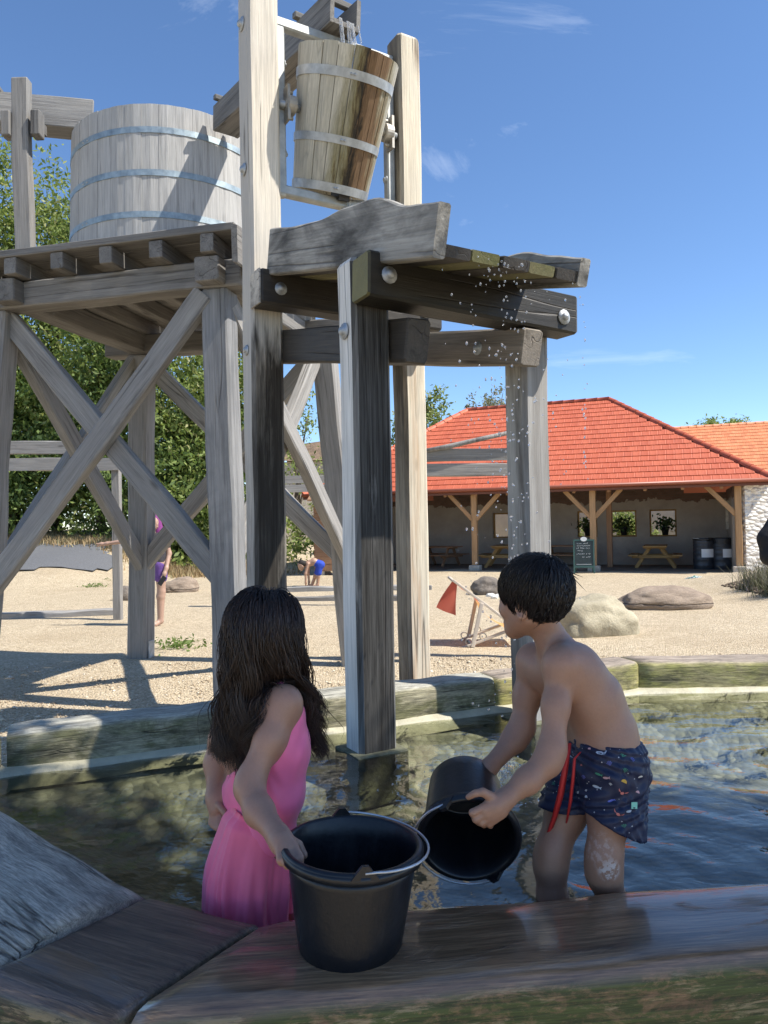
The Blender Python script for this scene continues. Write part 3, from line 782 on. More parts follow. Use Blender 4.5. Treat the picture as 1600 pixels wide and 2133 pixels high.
def hoop(parent, M, r0, r1, z0, z1, zc, hgt, mat, rivets=True, th=.004, rivang=None):
    def rr(z): return r0+(r1-r0)*(z-z0)/(z1-z0)
    za, zb = zc-hgt/2, zc+hgt/2
    V, F = lathe_mesh([(rr(za)-.004, za), (rr(za)+th, za), (rr(zb)+th, zb), (rr(zb)-.004, zb)], 64)
    h = obj('hoop', mesh_np('hoop', V, F, False), mat, parent, M)
    if rivang is not None:
        for da in (0, .07):
            a = rivang+da; r = rr(zc)+th
            V2, F2 = lathe_mesh([(.010, 0), (.009, .004), (.001, .006)], 8)
            Mr = M @ frame((r*math.cos(a), r*math.sin(a), zc), (0, 0, 1), (math.cos(a), math.sin(a), 0))
            obj('rivet', mesh_np('rivet', V2, F2, True), GALV, h, Mr)
    return h
TR0, TR1, TZ0, TZ1 = .262, .338, -.46, .385
# local angles: x = TU (right-away), y = perpendicular towards the back; the front faces -y
def tubmat(a, i):
    d = (math.degrees(a) - 270 + 180) % 360 - 180       # 0 = faces the front
    return W_TUB
staves(tub, BM, TR0, TR1, TZ0, TZ1, 20, .035, tubmat)
for zc, hg in ((.225, .055), (-.155, .05), (-.445, .055)):
    hoop(tub, BM, TR0, TR1, TZ0, TZ1, zc, hg, GALV, rivang=R(252))
V, F = lathe_mesh([(.001, 0), (TR0-.03, 0), (TR0-.03, .03), (.001, .03)], 24)
obj('bucket_base', mesh_np('bucket_base', V, F), W_TUB, tub, BM @ Matrix.Translation((0, 0, TZ0+.02)))
for s in (-1, 1):
    V, F = lathe_mesh([(.001, 0), (.026, 0), (.026, .16), (.001, .16)], 14)
    obj('axle', mesh_np('axle', V, F, True), GALV, tub, BM @ frame((s*.285, 0, 0), (0, 0, 1), (s, 0, 0)))
V, F = boxvf(-.05, .03, -.10, .04, -.05, 0)
obj('drain_flap', mesh_np('drain_flap', V, F), plain('black rubber flap', (.02, .02, .022), .5), tub, BM @ Matrix.Translation((.02, -.13, TZ0+.002)))

# ------------------------------------------------------------------ channel from the barrel to the tipping bucket
def channel(name, p0, p1, w, h, th, mat, label, battens, right=None):
    """open wooden channel; p0,p1 = centre of the underside at each end"""
    p0 = Vector(p0); p1 = Vector(p1); d = (p1-p0).normalized(); r = (d.cross(Vector((0, 0, 1)))).normalized(); up = r.cross(d)
    t = empty(name, (p0+p1)/2, label, 'water channel')
    timber('channel_floor', p0+up*th/2, p1+up*th/2, w-2*th+.004, th, r, mat, t, b=.003, jit=.001)
    for s in (-1, 1):
        timber('channel_side', p0+r*s*(w-th)/2+up*h/2, p1+r*s*(w-th)/2+up*h/2, th, h, r, mat, t, b=.004, jit=.001)
    for q in battens:
        c = p0.lerp(p1, q)+up*(h+.020)
        timber('batten', c-r*(w/2+.04), c+r*(w/2+.04), .05, .04, d, W_GREYD, t, b=.004, jit=0)
    return t
ue = Vector((-.299, 4.87, 4.82)); 
fdir = Vector((-1.475+.299, 6.5-4.87, 0)).normalized(); fr = Vector((fdir.y, -fdir.x, 0))
ce = Vector((-.299, 4.87, 4.855)) + fr*.12; cs = Vector((-1.46, 6.52, 5.02)) + fr*.12
channel('feed_channel', cs, ce, .24, .215, .032, W_GREYD, 'open plank channel leading from the big barrel to the tipping bucket', (.06, .78, .93))

# ------------------------------------------------------------------ barrel platform
PN = Vector((-1.26, 6.0, 0)); PW = Vector((-.972, .236, 0)).normalized(); P2 = Vector((.236, .972, 0)).normalized(); PS = 2.12
def pf(a, b, z): return PN + PW*a + P2*b + Vector((0, 0, z))
plat = empty('barrel_platform', pf(PS/2, PS/2, 0), 'square grey timber platform on four legs with crossed braces, carrying the big barrel', 'timber platform')
def leg(a, b, sa, sb, mt=W_GREY):
    return timber('leg', pf(a+sa*.15, b+sb*.15, -.04), pf(a, b, 3.46), .235, .22, PW, mt, plat, b=.02, jit=.005)
m_ = .12; LA = PS+.14; RA = -.18
leg(m_, m_, -1, -1, W_LEG); leg(LA, m_, 1, -1); leg(RA, PS-m_, -1.6, 1); leg(PS-m_, PS-m_, 1, 1)
# ring beams
timber('ring_beam', pf(-.14, .10, 3.57), pf(PS+.50, .10, 3.57), .22, .22, P2, W_GREYD, plat, b=.012)
timber('ring_beam', pf(-.40, PS-.10, 3.57), pf(PS+.3, PS-.10, 3.57), .22, .22, P2, W_GREYD, plat, b=.012)
timber('ring_beam', pf(.10, -.14, 3.575), pf(.10, PS+.14, 3.575), .215, .20, PW, W_GREYD, plat, b=.012)
timber('ring_beam', pf(PS-.10, -.14, 3.575), pf(PS-.10, PS+.14, 3.575), .215, .20, PW, W_GREYD, plat, b=.012)
for i in range(6):
    a = .06 + .46*i
    timber('joist', pf(a, -.19, 3.755), pf(a, PS+.16, 3.755), .12, .145, PW, W_GREYD, plat, b=.008)
for i in range(13):
    b = -.20 + .195*i
    timber('deck_plank', pf(-.17, b+.09, 3.86), pf(PS+.55, b+.09, 3.86), .188, .06, P2, W_GREYD, plat, b=.006, jit=.003)
timber('edge_board', pf(-.215, -.28, 3.70), pf(-.215, .6, 3.70), .05, .30, PW, W_GREYD, plat, b=.006)
# crossed braces on the four sides
def xbrace(q0, q1, q2, q3, ax, off1, off2):
    timber('brace', q0+off1, q1+off1, .10, .185, ax, W_GREY, plat, b=.012)
    timber('brace', q2+off2, q3+off2, .10, .185, ax, W_GREY, plat, b=.012)
zt, zb_ = 3.42, 1.08
def legp(a, b, sa, sb, z):                      # axis of a splayed leg at height z
    k = .15*(1-z/3.46); return pf(a+sa*k, b+sb*k, z)
n0 = legp(m_, m_, -1, -1, zb_); n1 = legp(m_, m_, -1, -1, zt)
l0 = legp(LA, m_, 1, -1, zb_-.25); l1 = legp(LA, m_, 1, -1, zt)
r0 = legp(RA, PS-m_, -1.6, 1, zb_); r1 = legp(RA, PS-m_, -1.6, 1, zt)
f0 = legp(PS-m_, PS-m_, 1, 1, zb_-.05); f1 = legp(PS-m_, PS-m_, 1, 1, zt)
xbrace(l1+PW*-.05, n0+PW*.06, n1+PW*.08, l0, P2, P2*.03, P2*-.075)
xbrace(r1, f0, f1, r0, P2, P2*-.02, P2*.075)
xbrace(l1, f0, f1, l0, PW, PW*-.03, PW*.07)
xbrace(r1, n0, n1, r0, PW, PW*.04, PW*-.06)
# steel feet of the far leg
for (a, b, sa, sb) in ((PS-m_, PS-m_, 1, 1), (RA, PS-m_, -1.6, 1)):
    c = legp(a, b, sa, sb, 0)
    for s in (-1, 1):
        me = bevel_box(.012, .12, .24, .004); obj('foot_bracket', me, GALV, plat, frame(c+PW*s*.128+Vector((0, 0, .08)), PW, (0, 0, 1)))

# big barrel
BCEN = pf(PS/2+.02, PS/2+.03, 3.89)
BR0, BR1, BH = .955, .925, 1.31
barrel = empty('water_barrel', BCEN, 'big silver grey wooden barrel with three steel hoops on the platform', 'barrel')
MB_ = Matrix.Translation(BCEN)
staves(barrel, MB_, BR0, BR1, .0, BH, 40, .045, lambda a, i: W_BARREL, gap=.0014, jit=.003)
for zc in (.33, .70, 1.08):
    hoop(barrel, MB_, BR0, BR1, 0, BH, zc, .055, HOOP, rivang=R(231))
V, F = lathe_mesh([(.001, 0), (BR1-.06, 0), (BR1-.06, .03), (.001, .03)], 40)
obj('barrel_base', mesh_np('barrel_base', V, F), W_GREYD, barrel, MB_ @ Matrix.Translation((0, 0, .02)))

# intake channel at the left with its support post
c0 = at(-260, 330, 6.95); c0.z = 5.30; c1 = Vector((BCEN.x-.62, BCEN.y-.35, 5.235))
c0 = Vector((-4.9, 6.75, 5.36))
channel('intake_channel', c0, c1, .26, .27, .035, W_GREY, 'heavy plank channel entering the barrel from the left border', (.62, .2))
sp_ = empty('channel_post', pf(2.05, .12, 3.9), 'slim grey post with crosspieces holding up the intake channel beside the barrel', 'post')
pp = Vector((-3.16, 6.56, 3.885)); 
timber('post', pp, Vector((pp.x-.02, pp.y, 5.53)), .15, .10, (1, 0, 0), W_GREY, sp_, b=.01, jit=.004)
for s in (-1, 1):
    timber('crosspiece', Vector((pp.x+s*.13, pp.y-.02, 5.0)), Vector((pp.x+s*.13, pp.y-.02, 5.22)), .08, .12, (1, 0, 0), W_GREYD, sp_, b=.008, jit=.002)
timber('crosspiece', Vector((pp.x-.13, pp.y+.10, 5.14)), Vector((pp.x+.14, pp.y+.10, 5.14)), .1, .1, (0, 1, 0), W_GREYD, sp_, b=.008, jit=.002)
# ------------------------------------------------------------------ foliage
def leaf_mat(name, stops, trans=.42, rough=.6):
    m, nt = newmat(name); g = N(nt, 'ShaderNodeNewGeometry')
    c = ramp(nt, g.outputs['Random Per Island'], stops)
    d = N(nt, 'ShaderNodeBsdfPrincipled', {'Base Color': c, 'Roughness': rough}); t = N(nt, 'ShaderNodeBsdfTranslucent', {'Color': c})
    mx = N(nt, 'ShaderNodeMixShader', {0: trans}); nt.links.new(d.outputs[0], mx.inputs[1]); nt.links.new(t.outputs[0], mx.inputs[2])
    o = N(nt, 'ShaderNodeOutputMaterial'); nt.links.new(mx.outputs[0], o.inputs['Surface']); return m
LEAF_A = leaf_mat('hedge leaves', [(0, (.10, .15, .03)), (.5, (.21, .28, .065)), (.85, (.32, .38, .11)), (1, (.48, .46, .20))])
LEAF_B = leaf_mat('dark leaves', [(0, (.06, .105, .025)), (.5, (.13, .20, .045)), (1, (.24, .30, .08))])
LEAF_C = leaf_mat('pale birch leaves', [(0, (.14, .15, .06)), (.5, (.22, .23, .11)), (1, (.30, .28, .16))])
LEAF_D = leaf_mat('shade tree leaves', [(0, (.03, .06, .015)), (1, (.08, .12, .03))], .15)
BARK = plain('bark', (.12, .095, .07), .9, nscale=8, namt=.5, bscale=20, bdist=.02)
DRYG = leaf_mat('dry grass', [(0, (.28, .19, .09)), (.5, (.40, .28, .14)), (1, (.34, .30, .15))], .2)
LAV = leaf_mat('lavender stems', [(0, (.10, .11, .05)), (.5, (.20, .20, .11)), (.9, (.26, .24, .17)), (1, (.22, .17, .24))], .2)

def leaf_cards(P, size, g, flat=.0, aspect=.42, down=.0):
    """diamond leaves at points P"""
    n = len(P); 
    d = g.normal(size=(n, 3)); d[:, 2] -= down; d /= np.linalg.norm(d, axis=1, keepdims=True)
    s = g.normal(size=(n, 3)); s[:, 2] *= (1-flat); s -= d*(s*d).sum(1, keepdims=True); s /= np.linalg.norm(s, axis=1, keepdims=True)
    L = size*g.uniform(.6, 1.3, (n, 1)); W = L*aspect
    nrm = np.cross(d, s)
    V = np.stack([P-d*L*.5, P+s*W*.5+nrm*W*.15, P+d*L*.5, P-s*W*.5+nrm*W*.15], 1).reshape(-1, 3)
    return V, np.arange(4*n).reshape(n, 4)

def crown_points(blobs, n, g, clump=.28, shell=(.55, 1.05), per=26):
    """leaf points in clumps over the shells of a few uneven lobes"""
    w = np.array([b[3]*b[4] for b in blobs]); w = w/w.sum()
    k = max(8, n//per); idx = g.choice(len(blobs), k, p=w)
    B = np.array(blobs)[idx]
    v = g.normal(size=(k, 3)); v /= np.linalg.norm(v, axis=1, keepdims=True)
    rr = g.uniform(shell[0], shell[1], (k, 1))
    cen = B[:, :3] + v*rr*np.stack([B[:, 3], B[:, 3], B[:, 4]], 1)
    cs = clump*g.uniform(.5, 1.4, (k, 1))
    j = g.integers(0, k, n)
    return cen[j] + g.normal(size=(n, 3))*cs[j]*np.array([1, 1, .75])

def tree(name, base, blobs, n, size, mat, label, cat='tree', group=None, trunk_r=.16, seed=1, clump=.28, limbs=5, part='crown', down=.15, per=26, shell=(.55, 1.05)):
    g = np.random.default_rng(seed); base = Vector(base)
    t = empty(name, base, label, cat, group)
    P = crown_points(blobs, n, g, clump, per=per, shell=shell); V, F = leaf_cards(P, size, g, down=down)
    V = V - np.array(base)
    c = obj(part, mesh_np(part, V, F), mat, t, Matrix.Translation(base)); c['kind'] = 'stuff'
    if trunk_r:
        parts = []; top = Vector(blobs[0][:3])
        pts = [base.lerp(top, q)+Vector((g.normal()*.06, g.normal()*.06, 0))*(q > 0) for q in np.linspace(0, 1, 7)]
        parts.append(tube_mesh(pts, [trunk_r*(1-.7*q) for q in np.linspace(0, 1, 7)], 8))
        for i in range(limbs):
            b = blobs[int(g.integers(0, len(blobs)))]; q0 = pts[int(g.integers(2, 6))]
            e = Vector((b[0]+g.normal()*b[3]*.4, b[1]+g.normal()*b[3]*.4, b[2]+g.uniform(-.2, .7)*b[4]))
            mid = q0.lerp(e, .5)+Vector((0, 0, .12*(e-q0).length))
            parts.append(tube_mesh([q0, q0.lerp(mid, .6), mid, mid.lerp(e, .6), e], [trunk_r*.45, trunk_r*.36, trunk_r*.27, trunk_r*.18, trunk_r*.08], 6))
        V, F = merge(parts)
        o = build('trunk', [Vector(v)-base for v in V], F, BARK, t, True, Matrix.Translation(base))
    return t
GR = 'trees in the grove behind the barrel platform'
gt = [  # px of the trunk, depth, height, spread, leaf material, label
    (-60, 27.5, 15.2, 3.0, LEAF_A, 'tall bushy green tree at the left border, behind the intake channel'),
    (120, 28.5, 14.2, 2.9, LEAF_A, 'leafy green tree rising between the slim post and the barrel'),
    (300, 26.5, 10.8, 2.8, LEAF_B, 'dense dark green tree directly behind the barrel platform'),
    (470, 27.5, 8.4, 2.6, LEAF_A, 'broad green tree showing through the platform braces'),
    (30, 27.0, 7.0, 2.8, LEAF_B, 'low dark tree above the grey ground sheet'),
    (215, 27.5, 6.6, 2.7, LEAF_A, 'low light green shrub tree beside the grey ground sheet'),
    (400, 26.5, 6.4, 2.4, LEAF_A, 'drooping light green tree just left of the near platform leg'),
]
for i, (px, d, hgt, sp, mt, lb) in enumerate(gt):
    b = at(px, 1100, d); bx_, by_ = b.x, b.y; g0 = ground_h(bx_, by_)
    rr = random.Random(i+3); blobs = []
    nb = 9
    for k in range(nb):
        q = k/(nb-1); zz = g0 + hgt*(.07+.83*q); wr = sp*(.95-.45*q)*rr.uniform(.75, 1.1)
        blobs.append((bx_+rr.uniform(-.5, .5)*sp*(1-.5*q), by_+rr.uniform(-.4, .4)*sp, zz, wr, hgt*.15*rr.uniform(.8, 1.2)))
    blobs.insert(0, (bx_, by_, g0+hgt*.72, sp*.6, hgt*.16))
    tree('grove_tree', (bx_, by_, g0-.1), blobs, 26000 if i < 2 else 18000, .22, mt, lb, group=GR, seed=20+i, clump=.34, trunk_r=.2, limbs=6, down=.5)
# trees behind the barn
def simple_tree(px, d, zb, blobs, n, size, mt, lb, seed, **kw):
    b = at(px, 1090, d); g0 = ground_h(b.x, b.y)
    bl = [(b.x+x, b.y+y, z, r, h) for (x, y, z, r, h) in blobs]
    return tree('far_tree', (b.x, b.y, g0), bl, n, size, mt, lb, group='trees behind the barn roof', seed=seed, **kw)
simple_tree(880, 33, 0, [(0, 0, 5.6, 1.2, 1.6), (.4, 0, 6.8, .8, .9), (-.6, .2, 4.6, 1.3, 1.4), (.9, 0, 5.4, .7, .8)], 3800, .22, LEAF_A, 'green tree rising left of the barn ridge', 61, clump=.25)
simple_tree(1010, 36, 0, [(0, 0, 6.6, .9, 1.3), (-.9, 0, 6.2, .8, .9), (.7, 0, 7.0, .9, 1.1), (.2, 0, 5.6, 1.3, 1.2)], 3000, .17, LEAF_C, 'pale feathery birch above the barn ridge', 62, clump=.16)
simple_tree(1500, 60, 0, [(0, 0, 8.6, 1.6, 1.0), (1.8, 0, 8.7, 1.2, .8), (-1.6, 0, 8.4, 1.1, .6)], 2200, .3, LEAF_A, 'distant treetop over the orange roof at the right', 63, clump=.3)
simple_tree(620, 34, 0, [(0, 0, 5.2, .8, 2.0), (.2, 0, 7.2, .6, 1.0), (.9, 0, 3.4, 1.2, 1.1), (.5, 0, 6.2, .5, .8)], 1500, .2, LEAF_A, 'thin airy tree seen between the tall post and the front post', 64, clump=.3)
# the tree that shades the children, behind the photographer's right shoulder
SHC = Vector((-.75, 2.1, .5)) + TO_SUN*(6.2/TO_SUN.z)
rr = random.Random(5)
bl = [(SHC.x+rr.uniform(-1.6, 1.6), SHC.y+rr.uniform(-.75, .75), SHC.z+rr.uniform(-.35, .5), rr.uniform(.55, .8), .5) for _ in range(22)]
bl += [(SHC.x+rr.uniform(1.5, 4.3), SHC.y+rr.uniform(-.6, .95), SHC.z+rr.uniform(-.35, .5), rr.uniform(.55, .8), .5) for _ in range(22)]
bl.insert(0, (SHC.x, SHC.y, SHC.z, .8, .5))
tree('shade_tree', (5.4, -1.6, 0), bl, 27000, .17, LEAF_D, 'leafy tree outside the frame shading the children', 'tree', seed=90, clump=.22, trunk_r=.15, shell=(.1, 1.0))

# dry bank: grey ground sheet, dry grass, rubble
GEO = plain('grey ground fabric', (.13, .133, .14), .9, nscale=30, namt=.35, bscale=14, bdist=.02)
gx = [-14.2+.3*i for i in range(23)]; gy = [20.2+.3*i for i in range(17)]
geo = sheet('ground_sheet', gx, gy, lambda x, y: ground_h(x, y)+.05+.05*mnoise.noise((x*.9, y*.9, 4))+.02*mnoise.noise((x*3, y*3, 1)), GEO,
            keep=lambda x, y: (y > 20.6+.35*math.sin(x*1.9)) and x < -8.0+.35*math.sin(y*2.1)-(y-20.5)*.15)
tag(geo, 'grey fabric sheet covering the bank below the grove', 'ground sheet', kind='stuff')
def tufts(name, pts, n, hgt, mat, label, cat, seed, spread=.25, kind='stuff', width=.02, lean=.35):
    g = np.random.default_rng(seed); P = []; 
    pts = np.array(pts); j = g.integers(0, len(pts), n)
    b = pts[j] + np.concatenate([g.normal(size=(n, 2))*spread, np.zeros((n, 1))], 1)
    b[:, 2] = [ground_h(x, y) for x, y in b[:, :2]]
    d = np.concatenate([g.normal(size=(n, 2))*lean, np.ones((n, 1))], 1); d /= np.linalg.norm(d, axis=1, keepdims=True)
    h = hgt*g.uniform(.5, 1.2, (n, 1)); s = np.concatenate([g.normal(size=(n, 2)), np.zeros((n, 1))], 1); s /= np.linalg.norm(s, axis=1, keepdims=True)
    V = np.stack([b-s*width, b+s*width, b+d*h*.6+s*width*.6, b+d*h], 1).reshape(-1, 3)
    o = build(name, V, np.arange(4*n).reshape(n, 4), mat)
    return tag(o, label, cat, kind=kind)
gp = []
for px in range(-40, 560, 12):
    b = at(px, 1100, 23.6+1.0*math.sin(px*.03)+(1.9 if px < 215 else 0)); gp.append((b.x, b.y, 0))
tufts('dry_grass', gp, 8000, .26, DRYG, 'strip of straw coloured dry grass at the foot of the grove', 'grass', 31, .55)

# ------------------------------------------------------------------ open barn
EA = Vector((1.58, 23.0, 0)); EE = Vector((.927, -.375, 0)).normalized(); EP = Vector((.375, .927, 0)).normalized()
def bn(a, p, z): return EA + EE*a + EP*p + Vector((0, 0, z))
ZE, ZR, RW = 2.50, 5.62, 4.5
barn = empty('open_barn', bn(2.4, 4.5, 0), 'open fronted barn with red tiled hip roof and pale timber posts', 'barn')
def tile_mat(name, c0, c1, c2):
    m, nt = newmat(name); oi = N(nt, 'ShaderNodeObjectInfo'); g = N(nt, 'ShaderNodeNewGeometry'); co = N(nt, 'ShaderNodeTexCoord').outputs['Object']
    rnd = mathn(nt, 'FRACT', mathn(nt, 'ADD', oi.outputs['Random'], g.outputs['Random Per Island']))
    col = ramp(nt, rnd, [(0, c0), (.5, c1), (1, c2)])
    col = mixrgb(nt, .5, col, ramp(nt, noise(nt, co, 6, 5, .6), [(.3, .75), (.7, 1.1)]), 'MULTIPLY')
    principled(nt, col, .6, noise(nt, co, 60, 4, .6), .002)
    return m
TILE = tile_mat('red clay tile', (.46, .098, .043), (.50, .112, .05), (.53, .125, .057))
TILE_O = tile_mat('orange clay tile', (.58, .19, .075), (.66, .23, .09), (.70, .26, .11))
slope = Vector((0, 0, ZR-ZE)) + EP*RW; sl_len = slope.length; sdir = slope.normalized(); snrm = EE.cross(sdir).normalized()
NR = 18; rowl = sl_len/NR; tw_ = .235
def tile_shape(w, l):
    t = .020
    prof = [(-w/2, .012), (-w/2+.02, t), (-w*.1, t*.8), (w*.2, t*.8), (w/2-.02, t), (w/2, .013)]
    V = []; F = []; n = len(prof)
    for (y, lift) in ((-.05, .026), (l, .004)):
        for (x, z) in prof: V.append((x, y, z+lift))
        for (x, z) in prof: V.append((x, y, lift-.012))
    o = 2*n
    for i in range(n-1):
        F.append((i, i+1, o+i+1, o+i))            # top
        F.append((n+i, n+i+1, i+1, i))            # front lip
    F.append((0, o, o+n, n)); F.append((n-1, 2*n-1, o+2*n-1, o+n-1))
    return V, F
TV_, TF_ = tile_shape(tw_, rowl); TILE_ME = mesh_np('roof_tile', TV_, TF_)
roof_under = plain('roof boarding', (.30, .085, .045), .8)
# roof body under the tiles
A0, A1 = -.12-RW, 4.89+RW
rv = [bn(A0, 0, ZE), bn(A1, 0, ZE), bn(A1, 2*RW, ZE), bn(A0, 2*RW, ZE), bn(-.12, RW, ZR), bn(4.89, RW, ZR)]
rv2 = [v-Vector((0, 0, .10)) for v in rv]
roof = build('roof', rv+rv2, [(0, 1, 5, 4), (1, 2, 5), (2, 3, 4, 5), (3, 0, 4), (7, 6, 10, 11), (8, 7, 11), (9, 8, 11, 10), (6, 9, 10), (1, 0, 6, 7), (2, 1, 7, 8), (3, 2, 8, 9), (0, 3, 9, 6)], roof_under, barn)
rest = []; cnt = 0
for r in range(NR):
    q = (r+.5)/NR; aL = A0+RW*q; aR = A1-RW*q
    n = int((aR-aL)/tw_); st = aL+((aR-aL)-n*tw_)/2
    for i in range(n+1):
        a = st+tw_*(i+.5*(r % 2))
        if a < aL+.06 or a > aR-.06: continue
        p = bn(a, 0, ZE)+sdir*(rowl*r)+snrm*.006
        M = Matrix(((EE.x, sdir.x, snrm.x, p.x), (EE.y, sdir.y, snrm.y, p.y), (EE.z, sdir.z, snrm.z, p.z), (0, 0, 0, 1)))
        vis = a > -2.2                                    # the part the posts do not hide
        if cnt < 290 and vis: obj('tile', TILE_ME, TILE, roof, M); cnt += 1
        else: rest.append(([M @ Vector(v) for v in TV_], TF_))
V, F = merge(rest); o = build('tile_field', V, F, TILE, roof); o['kind'] = 'stuff'
# ridge and hip caps
def caps(p0, p1, r=.11, step=.36, mat=TILE, parent=roof):
    d = (p1-p0); L = d.length; n = int(L/step)
    for i in range(n):
        a = p0+d*(i/n); b = p0+d*((i+1.12)/n); V = []; F = []
        x = d.normalized().cross(Vector((0, 0, 1))).normalized(); u = x.cross(d.normalized())
        for (c, rr) in ((a, r*1.06), (b, r*.92)):
            for k in range(7):
                t = math.pi*k/6; V.append(c+x*math.cos(t)*rr+u*(math.sin(t)*rr-.03))
        for k in range(6): F.append((k, k+1, k+8, k+7))
        F.append(tuple(range(7)))
        build('ridge_tile', V, F, mat, parent, True)
caps(bn(4.89, RW, ZR+.02), bn(-.12, RW, ZR+.02))
caps(bn(A1, 0, ZE+.03), bn(4.89, RW, ZR+.02)); caps(bn(A0, 0, ZE+.03), bn(-.12, RW, ZR+.02))
GUT = plain('red brown gutter', (.30, .085, .045), .45)
V, F = tube_mesh([bn(A0, -.06, ZE-.02), bn(2, -.06, ZE-.02), bn(A1, -.06, ZE-.02)], .055, 8); build('gutter', V, F, GUT, barn, True)
V, F = merge([([bn(A0, .0, ZE-.02)+Vector((0, 0, z))+EP*p for p in (0, .03) for z in (-.14, 0)] + [bn(A1, 0, ZE-.02)+Vector((0, 0, z))+EP*p for p in (0, .03) for z in (-.14, 0)], [(0, 1, 5, 4), (2, 6, 7, 3), (0, 4, 6, 2), (1, 3, 7, 5)])])
build('fascia', V, F, plain('dark fascia', (.16, .06, .035), .7), barn)
# posts with braces
STONE = plain('pale stone', (.52, .47, .39), .9, nscale=9, namt=.35, bscale=14, bdist=.03)
ZP = ZE-.10
for (a, mt) in ((-2.6, W_PINE), (1.17, W_PINE), (4.72, W_PINE), (8.55, W_PINE)):
    timber('post', bn(a, .35, .16), bn(a, .35, ZP), .17, .17, EE, mt, barn, b=.01, jit=.002)
    me = bevel_box(.34, .34, .18, .03); obj('post_base', me, STONE, barn, frame(bn(a, .35, .08), EE, (0, 0, 1)))
    for s in (-1, 1):
        if a > 8 and s > 0: continue
        timber('post_brace', bn(a+s*.06, .35, ZP-.82), bn(a+s*.80, .35, ZP-.02), .12, .13, EP, mt, barn, b=.01, jit=.002)
timber('wall_plate', bn(A0+.5, .35, ZP+.09), bn(A1-.4, .35, ZP+.09), .18, .18, EP, W_CABIN, barn, b=.01)
for i in range(13):
    a = A0+1.0+i*.98; pm = max(.6, min(3.6, a-A0-.5, A1-a-.5))
    timber('rafter', bn(a, .10, ZE-.16), bn(a, pm, ZE-.16+(pm-.1)*(ZR-ZE)/RW-.10), .09, .14, EE, W_CABIN, barn, b=.006, jit=.001)
timber('tie_beam', bn(A0+2.6, 2.3, ZP+.2), bn(A1-2.6, 2.3, ZP+.2), .2, .2, EP, W_CABIN, barn, b=.01)
for a in (2.15, 5.0): timber('post', bn(a, 2.3, 0), bn(a, 2.3, ZP+.1), .16, .16, EE, W_CABIN, barn, b=.01, jit=.002)
# back wall with window openings
def plaster():
    m, nt = newmat('old lime plaster'); co = N(nt, 'ShaderNodeTexCoord').outputs['Object']
    n = noise(nt, co, 1.2, 7, .65); col = ramp(nt, n, [(.3, (.30, .255, .215)), (.7, (.42, .365, .31))])
    s = N(nt, 'ShaderNodeSeparateXYZ', {0: co}).outputs[2]
    b = mathn(nt, 'ADD', s, mathn(nt, 'MULTIPLY', noise(nt, co, 1.6, 6, .7), .9))
    br = nt.nodes.new('ShaderNodeTexBrick'); br.inputs['Scale'].default_value = 3.4; nt.links.new(mapping(nt, co, (1, 1, 1), (0, 0, 0), (R(90), 0, 0)), br.inputs['Vector'])
    br.inputs['Color1'].default_value = (.19, .11, .085, 1); br.inputs['Color2'].default_value = (.14, .085, .065, 1); br.inputs['Mortar'].default_value = (.13, .115, .10, 1)
    col = mixrgb(nt, ramp(nt, b, [(.0, 0.), (1.0, 1.)]) if False else mathn(nt, 'GREATER_THAN', b, 2.52), col, br.outputs['Color'])
    principled(nt, col, .9, mathn(nt, 'ADD', n, noise(nt, co, 26, 6, .65)), .015); return m
PLASTER = plaster()
WB = 3.6                                           # back wall distance behind the eave
wins = [(.95, 1.65), (3.85, 4.50), (4.93, 5.74), (6.14, 6.96)]   # along a
WZ0, WZ1 = .92, 1.80
WM_ = Matrix(((EE.x, EP.x, 0, bn(0, WB, 0).x), (EE.y, EP.y, 0, bn(0, WB, 0).y), (0, 0, 1, 0), (0, 0, 0, 1)))
cuts = [A0+3.4]+[v for w in wins for v in w]+[A1-2.2]
ps = []
for i in range(len(cuts)-1):
    x0, x1 = cuts[i], cuts[i+1]
    if i % 2 == 0: ps.append(boxvf(x0, x1, 0, .4, -.1, 3.9))
    else: ps.append(boxvf(x0, x1, 0, .4, -.1, WZ0)); ps.append(boxvf(x0, x1, 0, .4, WZ1, 3.9))
ps.append(boxvf(A0+.6, A0+3.4, 0, .4, -.1, 2.3)); ps.append(boxvf(A1-2.2, A1-.5, 0, .4, -.1, 2.3)); V, F = merge(ps); wall = obj('back_wall', mesh_np('back_wall', V, F), PLASTER, barn, WM_)
for (x0, x1) in wins:
    f = []
    for (a0, a1, z0, z1) in ((x0, x1, WZ0, WZ0+.05), (x0, x1, WZ1-.05, WZ1), (x0, x0+.05, WZ0+.05, WZ1-.05), (x1-.05, x1, WZ0+.05, WZ1-.05)):
        f.append(boxvf(a0, a1, .12, .2, z0, z1))
    V, F = merge(f); obj('window_frame', mesh_np('window_frame', V, F), W_PINEG, wall, WM_)
V, F = merge([boxvf(8.42, 8.68, -2.9, .0, -.1, 2.36)])
obj('side_wall', mesh_np('side_wall', V, F), PLASTER, barn, WM_)
V, F = merge([boxvf(A0+.45, A0+.62, -3.2, .0, -.1, 2.42)])
obj('side_wall', mesh_np('side_wall', V, F), PLASTER, barn, WM_)
V, F = boxvf(A0+.6, A1-.5, -3.3, .0, -.3, .012)
obj('barn_floor', mesh_np('barn_floor', V, F), plain('trodden earth', (.20, .15, .10), .95, nscale=4, namt=.4), barn, WM_)
for (x0, zt_) in ((A1-1.05, 2.0), (A1-.80, 2.1)):
    V, F = merge([boxvf(x0, x0+.10, -1.2, -1.1, 1.15, zt_)]); obj('pale_strip', mesh_np('pale_strip', V, F), STONE, barn, WM_)
